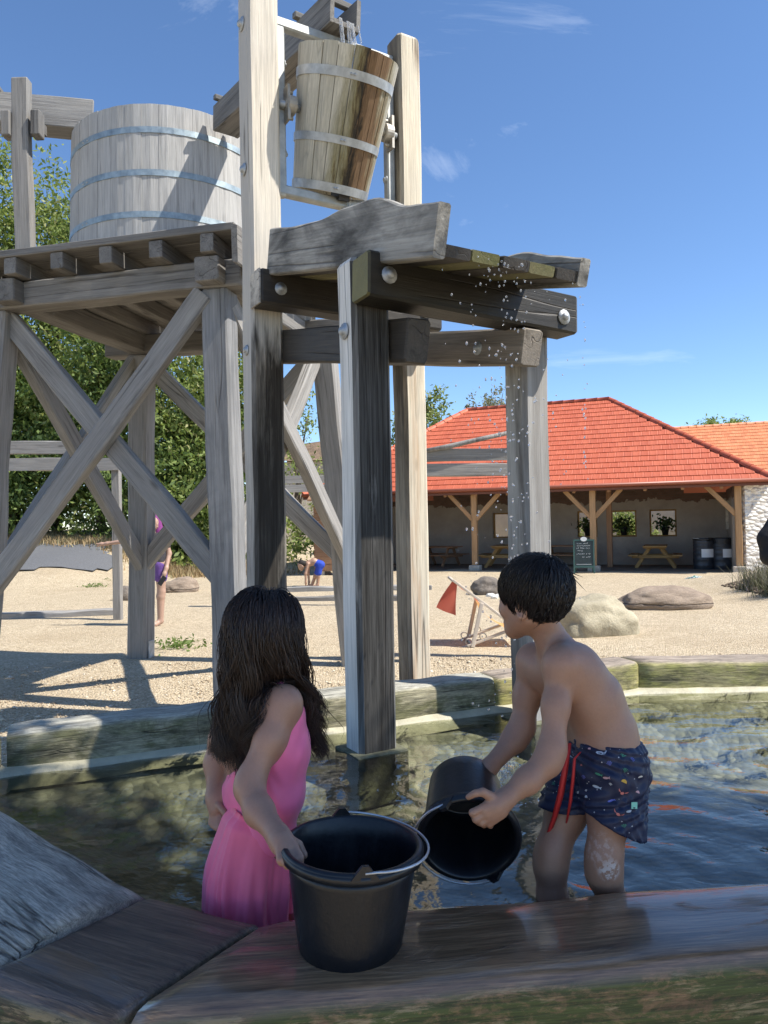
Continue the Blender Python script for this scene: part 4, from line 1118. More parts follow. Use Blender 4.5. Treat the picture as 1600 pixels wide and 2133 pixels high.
# whitewashed rubble wall at the right end
def rubble():
    m, nt = newmat('whitewashed rubble'); co = N(nt, 'ShaderNodeTexCoord').outputs['Object']
    v = nt.nodes.new('ShaderNodeTexVoronoi'); v.inputs['Scale'].default_value = 5.5; v.feature = 'F1'; nt.links.new(mapping(nt, co, (1, 1, 1.9)), v.inputs['Vector'])
    col = mixrgb(nt, ramp(nt, v.outputs['Distance'], [(.35, 0.), (.75, .6)]), (.80, .76, .69), (.55, .50, .44))
    col = mixrgb(nt, ramp(nt, noise(nt, co, 7, 5, .6), [(.6, 0.), (.68, .7)]), col, (.28, .20, .15))
    principled(nt, col, .9, mathn(nt, 'MULTIPLY', v.outputs['Distance'], -1), .08); return m
V, F = boxvf(0, 6.0, 0, .4, -.1, 2.45); ew = bn(8.72, .30, 0)
obj('end_wall', mesh_np('end_wall', V, F), rubble(), barn, Matrix.Translation(ew) @ Matrix.Rotation(R(9), 4, 'Z'))

# roof of the building behind, at the right
far = empty('far_building', (18, 36, 0), 'long building with bright orange tiled roof behind the barn', 'building')
fp = [at(1385, 889, 37.0), at(1760, 877, 34.0)]; fz = (fp[0].z+fp[1].z)/2; fp[0].z = fp[1].z = fz
fd = (fp[1]-fp[0]).normalized(); fn = Vector((-fd.y, fd.x, 0)); fs = -fn*4.6 + Vector((0, 0, -2.6)); fs0 = fs.normalized(); fnr = fs0.cross(fd).normalized()
if fnr.z < 0: fnr = -fnr
e0, e1 = fp[0]+fs, fp[1]+fs; b0, b1 = fp[0]+fn*4.6+Vector((0, 0, -2.6)), fp[1]+fn*4.6+Vector((0, 0, -2.6))
froof = build('roof', [fp[0], fp[1], e1, e0, b0, b1], [(0, 3, 2, 1), (0, 1, 5, 4)], plain('orange boarding', (.5, .17, .07), .8), far)
V, F = merge([([e0+Vector((0, 0, -.1)), e1+Vector((0, 0, -.1)), b1+Vector((0, 0, -.1)), b0+Vector((0, 0, -.1)), Vector((e0.x, e0.y, 0))-fs0*.0, Vector((e1.x, e1.y, 0)), Vector((b1.x, b1.y, 0)), Vector((b0.x, b0.y, 0))], [(0, 1, 5, 4), (1, 2, 6, 5), (2, 3, 7, 6), (3, 0, 4, 7)])])
build('wall', V, F, PLASTER, far)
rest = []; rl_ = fs.length/15; fl_ = (fp[1]-fp[0]).length
TVb, TFb = tile_shape(.24, rl_)
k = 0
for r in range(15):
    for i in range(int(fl_/.24)):
        p = e0+fd*(.24*(i+.5*(r % 2)))-fs0*(rl_*r)+fnr*.006
        M = Matrix(((fd.x, -fs0.x, fnr.x, p.x), (fd.y, -fs0.y, fnr.y, p.y), (fd.z, -fs0.z, fnr.z, p.z), (0, 0, 0, 1)))
        rest.append(([M @ Vector(v) for v in TVb], TFb))
V, F = merge(rest); o = build('tile_field', V, F, TILE_O, froof); o['kind'] = 'stuff'
caps(fp[0]+Vector((0, 0, .02)), fp[1]+Vector((0, 0, .02)), mat=TILE_O, parent=froof)

# brown old roof glimpsed between the posts
old = empty('old_farmhouse', at(640, 1090, 48), 'old farmhouse with mottled brown roof between the two front posts', 'building')
q = [at(590, 930, 46), at(720, 912, 46), at(725, 957, 42), at(590, 960, 42)]
build('roof', q+[v+Vector((0, 6, -3)) for v in q[:2]], [(0, 3, 2, 1), (0, 1, 5, 4)], plain('mossy brown tiles', (.22, .15, .09), .9, nscale=2.2, namt=.6, bscale=7, bdist=.1), old)
w = [q[3]+Vector((0, .3, -.05)), q[2]+Vector((0, .3, -.05)), Vector((q[2].x, 42.3, 0)), Vector((q[3].x, 42.3, 0))]
build('wall', w+[v+Vector((0, 6, 0)) for v in w], [(0, 1, 2, 3), (5, 4, 7, 6), (1, 5, 6, 2), (4, 0, 3, 7)], STONE, old)

# plank cabin beside the barn
cb = at(700, 1150, 22.0); cabin = empty('plank_cabin', (cb.x, cb.y, 0), 'small brown plank cabin behind the bending boy', 'cabin')
for i in range(9):
    timber('wall_plank', Vector((cb.x-.62, cb.y, .22+.215*i)), Vector((cb.x+1.2, cb.y-.2, .22+.215*i)), .03, .205, (0, 1, 0), W_CABIN, cabin, b=.006, jit=.002)
    timber('wall_plank', Vector((cb.x-.64, cb.y+.02, .22+.215*i)), Vector((cb.x-.60, cb.y+1.6, .22+.215*i)), .03, .205, (1, 0, 0), W_CABIN, cabin, b=.006, jit=.002)
for (dx, dy) in ((-.45, .2), (.3, .15), (1.0, .05)):
    me = bevel_box(.2, .2, .13, .02); obj('foot_block', me, STONE, cabin, Matrix.Translation((cb.x+dx, cb.y+dy-.1, .06)))
rfv = [(-.8, -.3, 2.2), (1.4, -.4, 2.2), (1.4, 2.0, 2.65), (-.8, 2.0, 2.65)]
V = [Vector((cb.x+x, cb.y+y, z)) for (x, y, z) in rfv]+[Vector((cb.x+x, cb.y+y, z+.05)) for (x, y, z) in rfv]
build('roof', V, [(3, 2, 1, 0), (4, 5, 6, 7), (0, 1, 5, 4), (1, 2, 6, 5), (2, 3, 7, 6), (3, 0, 4, 7)], W_CABIN, cabin)

# plain stone wall and bush seen through the barn windows
yb = empty('yard_wall', bn(6, 9.5, 0), 'sunlit pale wall seen through the barn windows', 'wall')
V, F = boxvf(-6, 12, 0, .4, 0, 2.6); Mw = WM_.copy(); Mw.translation = bn(0, 12.5, 0)
obj('wall', mesh_np('wall', V, F), plain('pale render', (.55, .50, .40), .9, nscale=2, namt=.2), yb, Mw)
V, F = boxvf(7.6, 8.5, -.02, .1, 1.55, 2.2); obj('dark_opening', mesh_np('dark_opening', V, F), plain('dark glass', (.03, .04, .05), .3), yb, Mw)
for i, (a, p, z, r) in enumerate(((8.6, 10.6, 1.3, .9), (2.4, 9.6, 1.2, .8), (5.2, 10.4, 1.2, .7))):
    c = bn(a, p, z); tree('yard_bush', (c.x, c.y, 0), [(c.x, c.y, z, r, r*.9), (c.x+.4, c.y, z-.5, r*.8, r*.7), (c.x-.5, c.y, z+.2, r*.6, r*.6)], 2600, .16, LEAF_A, ['green bush filling the window nearest the barrels', 'green bush behind the isolated window on the left', 'green bush behind the window beside the chalkboard post'][i], 'bush', 'bushes behind the barn', trunk_r=.05, seed=70+i, clump=.2, limbs=2)
# ------------------------------------------------------------------ yard furniture
def picnic(a, p, rot, label, scale=1.0, mat=W_PINEG):
    c = bn(a, p, .015); M = Matrix.Translation(c) @ Matrix.Rotation(math.atan2(EE.y, EE.x)+rot, 4, 'Z') @ Matrix.Scale(scale, 4)
    t = empty('picnic_table', c, label, 'picnic table', 'picnic tables in the barn')
    def bar(nm, p0, p1, w, h, x): timber(nm, M @ Vector(p0), M @ Vector(p1), w, h, M.to_3x3() @ Vector(x), mat, t, b=.006, jit=.001)
    for i in range(5): bar('top_plank', (-.30+.15*i, -.8, .73), (-.30+.15*i, .8, .73), .14, .04, (1, 0, 0))
    for s in (-1, 1):
        for k in range(2): bar('seat_plank', (s*(.62+.15*k), -.8, .43), (s*(.62+.15*k), .8, .43), .14, .04, (1, 0, 0))
    for y in (-.55, .55):
        bar('cross_bar', (-.74, y, .385), (.74, y, .385), .05, .09, (0, 1, 0))
        bar('cross_bar', (-.36, y, .685), (.36, y, .685), .05, .05, (0, 1, 0))
        for s in (-1, 1): bar('leg', (s*.62, y+.06, 0), (s*.16, y+.06, .70), .05, .10, (0, 1, 0))
picnic(6.35, 2.2, 0, 'yellow picnic table under the middle window, left of the metal barrels', .9)
picnic(1.75, 1.9, .1, 'yellow picnic table behind the left barn post', .95)
picnic(3.6, 2.6, R(80), 'dark picnic table half hidden by the chalkboard', .9, W_CABIN)
picnic(-.6, 2.3, R(75), 'dark picnic table in the left corner of the barn', .9, W_CABIN)

# chalkboard A-frame
cbp = bn(4.55, -.55, 0); MC = Matrix.Translation(cbp) @ Matrix.Rotation(math.atan2(EE.y, EE.x)+.1, 4, 'Z')
cb_ = empty('chalkboard_sign', cbp, 'green framed chalkboard on legs leaning by the barn post, covered in writing', 'sign')
GRNF = plain('green frame paint', (.05, .11, .09), .5); SLATE = plain('slate board', (.03, .045, .045), .7, nscale=9, namt=.4)
Mt = MC @ Matrix.Rotation(R(-8), 4, 'X')
def cbox(nm, b, mat, par): 
    V, F = boxvf(*b); return obj(nm, mesh_np(nm, V, F), mat, par, Mt)
bd_ = cbox('board', (-.25, .25, 0, .02, .22, .92), SLATE, cb_)
for b in ((-.29, -.25, -.008, .03, .0, .96), (.25, .29, -.008, .03, .0, .96), (-.25, .25, -.006, .03, .92, .96), (-.25, .25, -.006, .03, .16, .22)): cbox('frame_bar', b, GRNF, cb_)
V, F = lathe_mesh([(.001, -.012), (.09, -.012), (.09, .0), (.001, .0)], 18); V = [(x, z-.0, y*.72+.97) for (x, y, z) in V]
obj('round_badge', mesh_np('round_badge', V, F), plain('white badge', (.75, .75, .72), .6), cb_, Mt)
CHALK = plain('chalk', (.72, .74, .72), .9); rs = random.Random(8); st = []
for li, (x0, x1, z) in enumerate(((-.19, .15, .85), (-.19, .17, .78), (-.20, .17, .71), (-.17, -.04, .64), (-.20, .19, .55), (-.05, .18, .46))):
    x = x0
    while x < x1:
        w = rs.uniform(.018, .034)
        for _ in range(3):                                  # three chalk strokes to a letter
            xa, za = x+rs.uniform(0, w*.4), z+rs.uniform(-.024, .01); xb, zb2 = x+rs.uniform(w*.5, w), z+rs.uniform(-.01, .026); n_ = .0035
            st.append(([(xa, -.003, za-n_), (xb, -.003, zb2-n_), (xb, -.003, zb2+n_), (xa, -.003, za+n_)], [(0, 1, 2, 3)]))
        x += w+.010+(.03 if rs.random() < .18 else 0)
st.append(([(-.21, -.003, .252), (.2, -.003, .252), (.2, -.003, .262), (-.21, -.003, .262)], [(0, 1, 2, 3)]))
V, F = merge(st); obj('chalk_writing', mesh_np('chalk_writing', V, F), CHALK, bd_, Mt)
for s in (-1, 1):
    timber('back_leg', MC @ Vector((s*.24, .38, 0)), MC @ Vector((s*.24, .14, .9)), .04, .03, (1, 0, 0), GRNF, cb_, b=.004, jit=0, seg=2)

# two steel drums used as bins
DRUM = plain('dark grey drum', (.05, .055, .065), .42, metal=.3, nscale=7, namt=.4); BAG = plain('black bin bag', (.012, .012, .014), .28, bscale=18, bdist=.02); PAPER = plain('white paper label', (.78, .78, .77), .7)
def drum(px, d, label, bag):
    c = at(px, 1185, d); c.z = 0; t = empty('steel_drum', c, label, 'barrel', 'steel drums used as bins')
    pr = [(.001, 0), (.285, 0), (.29, .02)]
    for z in (.12, .30, .48, .60, .70, .80): pr += [(.288, z-.025), (.299, z), (.288, z+.025)]
    pr += [(.288, .87), (.300, .88), (.300, .90), (.28, .90), (.28, .5)]
    V, F = lathe_mesh(pr, 32); obj('drum_body', mesh_np('drum_body', V, F, True), DRUM, t, Matrix.Translation(c))
    V = []; F = []; n = 8
    for k in range(n+1):
        a = R(-125+70*k/n+(10 if bag else 0)); V += [(.303*math.cos(a), .303*math.sin(a), .36), (.303*math.cos(a), .303*math.sin(a), .60)]
    for k in range(n): F.append((2*k, 2*k+2, 2*k+3, 2*k+1))
    obj('paper_label', mesh_np('paper_label', V, F, True), PAPER, t, Matrix.Translation(c))
    pr = [(.27, .80), (.302, .915), (.308, .90), (.310, .86), (.304, .78 if bag else .85)]
    V, F = lathe_mesh(pr, 40); V = [(x*(1+.02*math.sin(9*math.atan2(y, x)+i*.3)), y*(1+.02*math.sin(7*math.atan2(y, x))), z-(.06*abs(math.sin(3.5*math.atan2(y, x))) if z < .84 else 0)) for i, (x, y, z) in enumerate(V)]
    obj('bin_bag', mesh_np('bin_bag', V, F, True), BAG, t, Matrix.Translation(c))
    if not bag:
        V, F = boxvf(-.38, .05, -.2, -.14, .905, .92); obj('lid_bar', mesh_np('lid_bar', V, F), GALV, t, Matrix.Translation(c))
drum(1467, 21.6, 'dark steel drum with white label and a bar across its top', False)
drum(1507, 21.4, 'dark steel drum with white label and black bag folded over its rim', True)

# pots in the windows
POT = plain('black plant pot', (.02, .02, .022), .6)
for i, (x0, x1) in enumerate(wins[1:]):
    c = WM_ @ Vector(((x0+x1)/2+(.06 if i == 2 else 0), .10, WZ0+.052)); 
    t = empty('potted_plant', c, ['dark potted plant in the window behind the chalkboard post', 'dark potted plant in the middle window', 'dark potted plant in the window nearest the drums'][i], 'potted plant', 'potted plants on the barn window sills')
    V, F = lathe_mesh([(.001, 0), (.09, 0), (.125, .24), (.135, .24), (.135, .26), (.11, .26), (.11, .22), (.001, .22)], 16)
    obj('pot', mesh_np('pot', V, F, True), POT, t, Matrix.Translation(c))
    g = np.random.default_rng(40+i); P = g.normal(size=(260, 3))*np.array([.14, .10, .11])+np.array([0, 0, .36])
    V, F = leaf_cards(P, .13, g, down=.6, aspect=.5); obj('leaves', mesh_np('leaves', V, F), LEAF_D, t, Matrix.Translation(c))

# boulders
def boulder(name, c, sx, sy, sz, mat, label, seed, rot=0, rough=.16, flat=.35):
    bm = bmesh.new(); bmesh.ops.create_icosphere(bm, subdivisions=5, radius=1.0)
    for v in bm.verts:
        p = v.co.copy(); n = p.normalized()
        k = 1 + rough*mnoise.noise(p*1.1+Vector((seed, 0, 0))) + rough*.45*mnoise.noise(p*2.7+Vector((0, seed, 0))) + rough*.12*mnoise.noise(p*9)
        k -= rough*.5*max(0, mnoise.noise(p*1.9+Vector((0, 0, seed*3))))
        q = n*k; 
        q = Vector((math.copysign(abs(q.x)**.85, q.x), math.copysign(abs(q.y)**.85, q.y), q.z))
        if q.z < -flat: q.z = -flat-(q.z+flat)*.0
        v.co = Vector((q.x*sx, q.y*sy, q.z*sz))
    me = bpy.data.meshes.new(name); bm.to_mesh(me); bm.free(); me.polygons.foreach_set('use_smooth', np.ones(len(me.polygons), dtype=bool))
    o = obj(name, me, mat, None, Matrix.Translation(Vector((c[0], c[1], flat*sz+c[2]-.03))) @ Matrix.Rotation(rot, 4, 'Z'))
    return tag(o, label, 'boulder', 'boulders on the gravel')
def rock_mat(name, c0, c1, layer=0):
    m, nt = newmat(name); co = N(nt, 'ShaderNodeTexCoord').outputs['Object']
    n = noise(nt, mapping(nt, co, (1, 1, 1+2.5*layer)), 3.5, 9, .68, .4); col = ramp(nt, n, [(.3, c0), (.7, c1)])
    f = noise(nt, co, 45, 4, .7); col = mixrgb(nt, .6, col, ramp(nt, f, [(.3, .7), (.7, 1.15)]), 'MULTIPLY')
    if layer:
        z = N(nt, 'ShaderNodeSeparateXYZ', {0: co}).outputs[2]
        zz = mathn(nt, 'ADD', z, mathn(nt, 'MULTIPLY', noise(nt, co, 1.6, 4, .6), .16))
        cr_ = ramp(nt, mathn(nt, 'ABSOLUTE', mathn(nt, 'SUBTRACT', zz, .085)), [(0, 0.), (.012, 1.)])
        col = mixrgb(nt, mathn(nt, 'SUBTRACT', 1, cr_), col, (.06, .045, .035)); n = mathn(nt, 'ADD', n, mathn(nt, 'MULTIPLY', cr_, .5))
    principled(nt, col, .9, mathn(nt, 'ADD', n, mathn(nt, 'MULTIPLY', f, .3)), .03); return m
RK1 = rock_mat('pale granite', (.33, .29, .20), (.50, .44, .31)); RK2 = rock_mat('brown layered stone', (.20, .15, .11), (.36, .28, .205), 1); RK3 = rock_mat('dark speckled stone', (.12, .10, .08), (.26, .22, .18))
c = onz(1238, 1318, 0); boulder('boulder', (c.x, c.y, 0), .56, .42, .40, RK1, 'big pale granite boulder right behind the boy', 3, .2, .22)
c = onz(1382, 1266, 0); boulder('boulder', (c.x, c.y, 0), .74, .42, .27, RK2, 'long low brown boulder with a crack, beyond the pale one', 8, .05, .20, .45)
c = onz(1015, 1238, 0); boulder('boulder', (c.x, c.y, 0), .32, .26, .27, RK3, 'small dark speckled rock beside the deck chair', 14, 0, .2, .5)
c = onz(378, 1232, 0); boulder('boulder', (c.x, c.y, 0), .42, .3, .26, RK2, 'brown rock lying behind the woman with purple hair', 22, .3, .2, .4)
c = onz(262, 1250, 0); boulder('boulder', (c.x, c.y, 0), .22, .2, .22, RK3, 'small dark stone beside the thin pale post', 27, 0, .2, .5)

# deck chair
dc = onz(1000, 1350, 0); chair = empty('deck_chair', dc, 'folding wooden deck chair with red and orange cloth beside the front post', 'deck chair')
def cp(px, py, dy): 
    p = at(px, py, dc.y); return Vector((p.x, p.y+dy, p.z-.008))
for dy in (0, .52):
    timber('back_rail', cp(943, 1207, dy), cp(1086, 1314, dy), .05, .03, (0, 1, 0), W_DECK, chair, b=.005, jit=0)
    timber('strut', cp(1003, 1254, dy-.035), cp(984, 1346, dy-.035), .03, .045, (0, 1, 0), W_DECK, chair, b=.005, jit=0)
    timber('seat_rail', cp(963, 1350, dy+.035), cp(1086, 1303, dy+.035), .05, .03, (0, 1, 0), W_DECK, chair, b=.005, jit=0)
    for q in (.12, .36): 
        p = cp(963, 1350, dy+.035).lerp(cp(1086, 1303, dy+.035), q); V, F = lathe_mesh([(.035, -.015), (.045, -.015), (.045, .015), (.035, .015), (.035, -.015)], 14); obj('notch', mesh_np('notch', V, F, True), W_DECK, chair, frame(p+Vector((0, 0, .045)), (1, 0, 0), (0, 1, 0)))
for (px, py) in ((943, 1208), (1086, 1313), (1086, 1304), (985, 1343)):
    V, F = tube_mesh([cp(px, py, -.02), cp(px, py, .55)], .016, 8); build('cross_rod', V, F, W_DECK, chair, True)
def cloth_mat(name, col, tr):
    m, nt = newmat(name); d = N(nt, 'ShaderNodeBsdfDiffuse', {'Color': col}); t = N(nt, 'ShaderNodeBsdfTranslucent', {'Color': col}); x = N(nt, 'ShaderNodeMixShader', {0: tr})
    nt.links.new(d.outputs[0], x.inputs[1]); nt.links.new(t.outputs[0], x.inputs[2]); o = N(nt, 'ShaderNodeOutputMaterial'); nt.links.new(x.outputs[0], o.inputs['Surface']); return m
REDC = cloth_mat('red gauze', (.58, .17, .12), .55); ORC = cloth_mat('orange canvas', (.72, .42, .18), .4)
def strip(name, pts, mat, d0=.03, d1=.49, sag=0):
    V = []; F = []; m = 6
    for (px, py) in pts:
        for k in range(m+1): 
            p = cp(px, py, d0+(d1-d0)*k/m); V.append(p)
    for i in range(len(pts)-1):
        for k in range(m): a = i*(m+1)+k; F.append((a, a+1, a+m+2, a+m+1))
    return build(name, V, F, mat, chair, True)
strip('red_back', [(943, 1208), (962, 1226), (976, 1234), (990, 1243), (1000, 1256)], REDC)
strip('orange_seat', [(1000, 1256), (1008, 1275), (1024, 1290), (1050, 1306), (1086, 1313)], ORC)
V = []; F = []
for i in range(7):
    q = i/6
    for k in range(7):
        s = k/6; p = Vector((943-34*q-2*math.sin(3*q)+(s*(10+32*q)), 1208+56*q+s*(2+16*q), 0)); w3 = cp(p.x, p.y, .0+.06*math.sin(5*s+3*q)*q); V.append(w3)
for i in range(6):
    for k in range(6): a = i*7+k; F.append((a, a+1, a+8, a+7))
build('red_flap', V, F, REDC, chair, True)

# lavender clump on its mound and mulch
lp = []
for i in range(40):
    r_ = random.Random(i+200); lp.append((7.0+r_.uniform(0, 2.2), 13.6+r_.uniform(-.7, .9), 0))
tufts('lavender_bush', lp, 5200, .62, LAV, 'greyish lavender bush on the mound at the right border', 'bush', 33, .13, kind='thing', width=.007, lean=.42)
MUL = peb_mat('bark mulch', [(0, (.05, .035, .022)), (.5, (.12, .085, .055)), (1, (.24, .18, .12))])
def mulch_ok(x, y): return not (ground_h(x, y) > .07 and y < 16)
pebbles('bark_mulch', 5200, (6.3, 9.5), (11.0, 15.5), mulch_ok, MUL, .02, .055, 77, 'dark bark mulch on the mound below the lavender')
# crumpled cloth
c = onz(1447, 1211, 0); bm = bmesh.new(); bmesh.ops.create_icosphere(bm, subdivisions=3, radius=1)
for v in bm.verts: v.co = Vector((v.co.x*.22, v.co.y*.14, max(-.02, v.co.z*.085)))*(1+.5*mnoise.noise(v.co*4))
me = bpy.data.meshes.new('crumpled_towel'); bm.to_mesh(me); bm.free()
tm, nt = newmat('patterned towel'); co = N(nt, 'ShaderNodeTexCoord').outputs['Object']; principled(nt, ramp(nt, noise(nt, co, 14, 3, .5), [(.4, (.05, .16, .13)), (.5, (.55, .58, .55)), (.6, (.08, .2, .3))], 'CONSTANT'), .9)
tag(obj('crumpled_towel', me, tm, None, Matrix.Translation((c.x, c.y, .04))), 'small crumpled green and white towel lying on the gravel', 'towel')
# white stones by the dark rock
for i, (px, py) in enumerate(((1020, 1243), (1030, 1246), (1038, 1244), (1026, 1240))):
    c = onz(px, py, 0); o = boulder('white_stone', (c.x, c.y, .01), .07, .06, .055, plain('white limestone', (.7, .68, .62), .8) if i == 0 else bpy.data.materials['white limestone'], ['white stone nearest the dark rock', 'round white stone in front of the boy\'s face', 'white stone at the end of the little row', 'white stone behind the others by the dark rock'][i], 50+i, 0, .2, .6)
    o['category'] = 'stone'; o['group'] = 'white stones beside the dark rock'
# low weeds
WEED = leaf_mat('weeds', [(0, (.10, .17, .03)), (1, (.22, .30, .08))])
for i, (px, py, s, lb) in enumerate(((370, 1352, .16, 'low green weed right of the far platform leg'), (195, 1224, .14, 'green weed sprig on the gravel below the ground sheet'), (225, 1216, .16, 'second green weed sprig, nearer the thin pale post'), (392, 1188, .1, 'green weed sprig behind the brown rock'))):
    c = onz(px, py, 0); g = np.random.default_rng(80+i); P = g.normal(size=(160, 3))*np.array([s, s*.8, s*.25])+np.array([0, 0, s*.35]); P[:, 2] = np.abs(P[:, 2])
    V, F = leaf_cards(P, s*.45, g, aspect=.4); tag(obj('weed', mesh_np('weed', V, F), WEED, None, Matrix.Translation(c)), lb, 'weed', 'weeds in the gravel')

# elevated plank channels in the background
def plank_pair(name, p0, p1, gap, hgt, label, posts, mat=W_GREY):
    p0 = Vector(p0); p1 = Vector(p1); t = empty(name, (p0+p1)/2, label, 'plank rail')
    for s in (0, 1): timber('board', p0-Vector((0, 0, s*(hgt+gap))), p1-Vector((0, 0, s*(hgt+gap))), .05, hgt, (0, 1, 0), mat, t, b=.006, jit=.003)
    for (q, top, w) in posts:
        b = p0.lerp(p1, q); timber('support_post', Vector((b.x, b.y+.09, -.05)), Vector((b.x, b.y+.09, top)), w, w, (1, 0, 0), mat, t, b=.01, jit=.003)
    return t
l0_ = at(-90, 934, 12.3); l1_ = at(248, 931, 12.1); plank_pair('plank_rail', l0_, l1_, .07, .21, 'grey double plank rail in front of the grove at the left border', ((.97, 2.6, .13), (.05, 2.9, .13)))
m0_ = at(560, 1000, 13.5); m1_ = at(740, 998, 13.5); plank_pair('plank_rail', m0_, m1_, .02, .14, 'grey double plank rail glimpsed between the tall post and the front post', ((.02, 2.4, .12), (.98, 2.4, .12)))
r0_ = at(836, 949, 8.0); r1_ = at(1100, 946, 8.0); rr_ = plank_pair('plank_rail', r0_, r1_, .03, .135, 'grey double plank rail in front of the barn roof, beside the streaked post', ((.04, 2.3, .12), (.97, 2.3, .12)))
V, F = tube_mesh([at(880, 940, 7.95), at(940, 929, 7.95), at(1000, 915, 7.95), at(1090, 895, 7.95)], [.02, .028, .026, .022], 7); build('bare_branch', V, F, W_GREY, rr_, True)
# low timber edging lines on the gravel
for i, (pa, pb, w, lb) in enumerate((((-80, 1290), (252, 1280), .22, 'long low timber half sunk in the gravel at the left border'),
        ((598, 1232), (900, 1228), .16, 'thin sunken timber edge in front of the bending boy'), ((610, 1252), (880, 1250), .10, 'thin sunken timber edge nearer the front post'))):
    a = onz(*pa, .0); b = onz(*pb, .0); tag(timber('sunken_timber', a+Vector((0, 0, .02)), b+Vector((0, 0, .02)), w, .16, (0, 1, 0), W_GREY, None, b=.02, jit=.01), lb, 'timber', 'sunken timbers in the gravel')

# ------------------------------------------------------------------ falling water
def wdrop():
    m, nt = newmat('falling water'); g = N(nt, 'ShaderNodeBsdfGlass', {'Color': (1, 1, 1), 'Roughness': .02, 'IOR': 1.33}); t = N(nt, 'ShaderNodeBsdfTransparent', {'Color': (1, 1, 1)}); d = N(nt, 'ShaderNodeBsdfDiffuse', {'Color': (.9, .93, .96)})
    x = N(nt, 'ShaderNodeMixShader', {0: .35}); nt.links.new(g.outputs[0], x.inputs[1]); nt.links.new(t.outputs[0], x.inputs[2])
    y = N(nt, 'ShaderNodeMixShader', {0: .2}); nt.links.new(x.outputs[0], y.inputs[1]); nt.links.new(d.outputs[0], y.inputs[2])
    o = N(nt, 'ShaderNodeOutputMaterial'); nt.links.new(y.outputs[0], o.inputs['Surface']); return m
WD = wdrop(); rs = random.Random(21)
def strand(p0, p1, r, wob=.012, n=16):
    pts = []; ra = []
    for i in range(n+1):
        q = i/n; pts.append(p0.lerp(p1, q)+Vector((rs.uniform(-wob, wob)*q, rs.uniform(-wob, wob)*q, 0))); ra.append(r*(1-.45*q)*rs.uniform(.55, 1.3))
    return tube_mesh(pts, ra, 6)
ps = []
for i in range(13):
    s = rs.uniform(.02, .16) if i < 8 else rs.uniform(.1, .2); p = ce-fr*.12+fr*(.03+s)-fdir*.02+Vector((0, 0, .03)); ps.append(strand(p, p-fdir*rs.uniform(.02, .06)+Vector((0, 0, -rs.uniform(.10, .34))), .006, .006, 10))
V, F = merge(ps); tag(build('water_spout', V, F, WD, None, True), 'thin water strands falling from the feed channel into the tipping bucket', 'water', kind='stuff')
bb = BM @ Vector((.04, -.17, TZ0-.03)); ps = [strand(bb+Vector((rs.uniform(-.05, .05), rs.uniform(-.03, .03), 0)), bb+Vector((rs.uniform(-.012, .012), 0, -.16)), .007, .012, 8) for _ in range(6)] + [strand(bb+Vector((0, 0, -.12)), bb+Vector((-.01, 0, -.66)), .016, .014, 20)]
V, F = merge(ps); tag(build('water_leak', V, F, WD, None, True), 'thin stream leaking from the tipping bucket into the trough', 'water', kind='stuff')
ico = bmesh.new(); bmesh.ops.create_icosphere(ico, subdivisions=1, radius=1.0); IV = np.array([v.co[:] for v in ico.verts]); IF = np.array([[v.index for v in f.verts] for f in ico.faces]); ico.free()
def drops(name, pts, label):
    VV = []; FF = []
    for k, (p, r) in enumerate(pts):
        VV.append(IV*np.array([r, r, r*rs.uniform(1.0, 1.9)])+np.array(p)); FF.append(IF+12*k)
    return tag(build(name, np.concatenate(VV), np.concatenate(FF), WD, None, True), label, 'water', kind='stuff')
pts = []
for i in range(360):
    u = min(.84, max(.11, rs.gauss(.40, .10) if rs.random() < .75 else rs.uniform(.12, .8))); z = 2.60-rs.random()**1.25*1.9
    pts.append((tw(u, -.60+rs.gauss(0, .03), z)-Vector((0, 0, u*.0)), rs.uniform(.0016, .0054)))
for i in range(26): pts.append((tw(.86+rs.gauss(0, .012), -.6, 2.58-rs.random()*.9), rs.uniform(.0025, .005)))
drops('falling_drops', pts, 'scattered drops dripping from the open end of the trough')
pts = []
sc_ = tw(.36, -.6, WZ)
for i in range(320):
    r = abs(rs.gauss(0, .16)); a = rs.uniform(0, 6.28); pts.append((sc_+Vector((r*math.cos(a)*1.3, r*math.sin(a), abs(rs.gauss(0, .06))*math.exp(-r*3))), rs.uniform(.002, .005)))
drops('splash_drops', pts, 'small splash where the drops hit the pool')

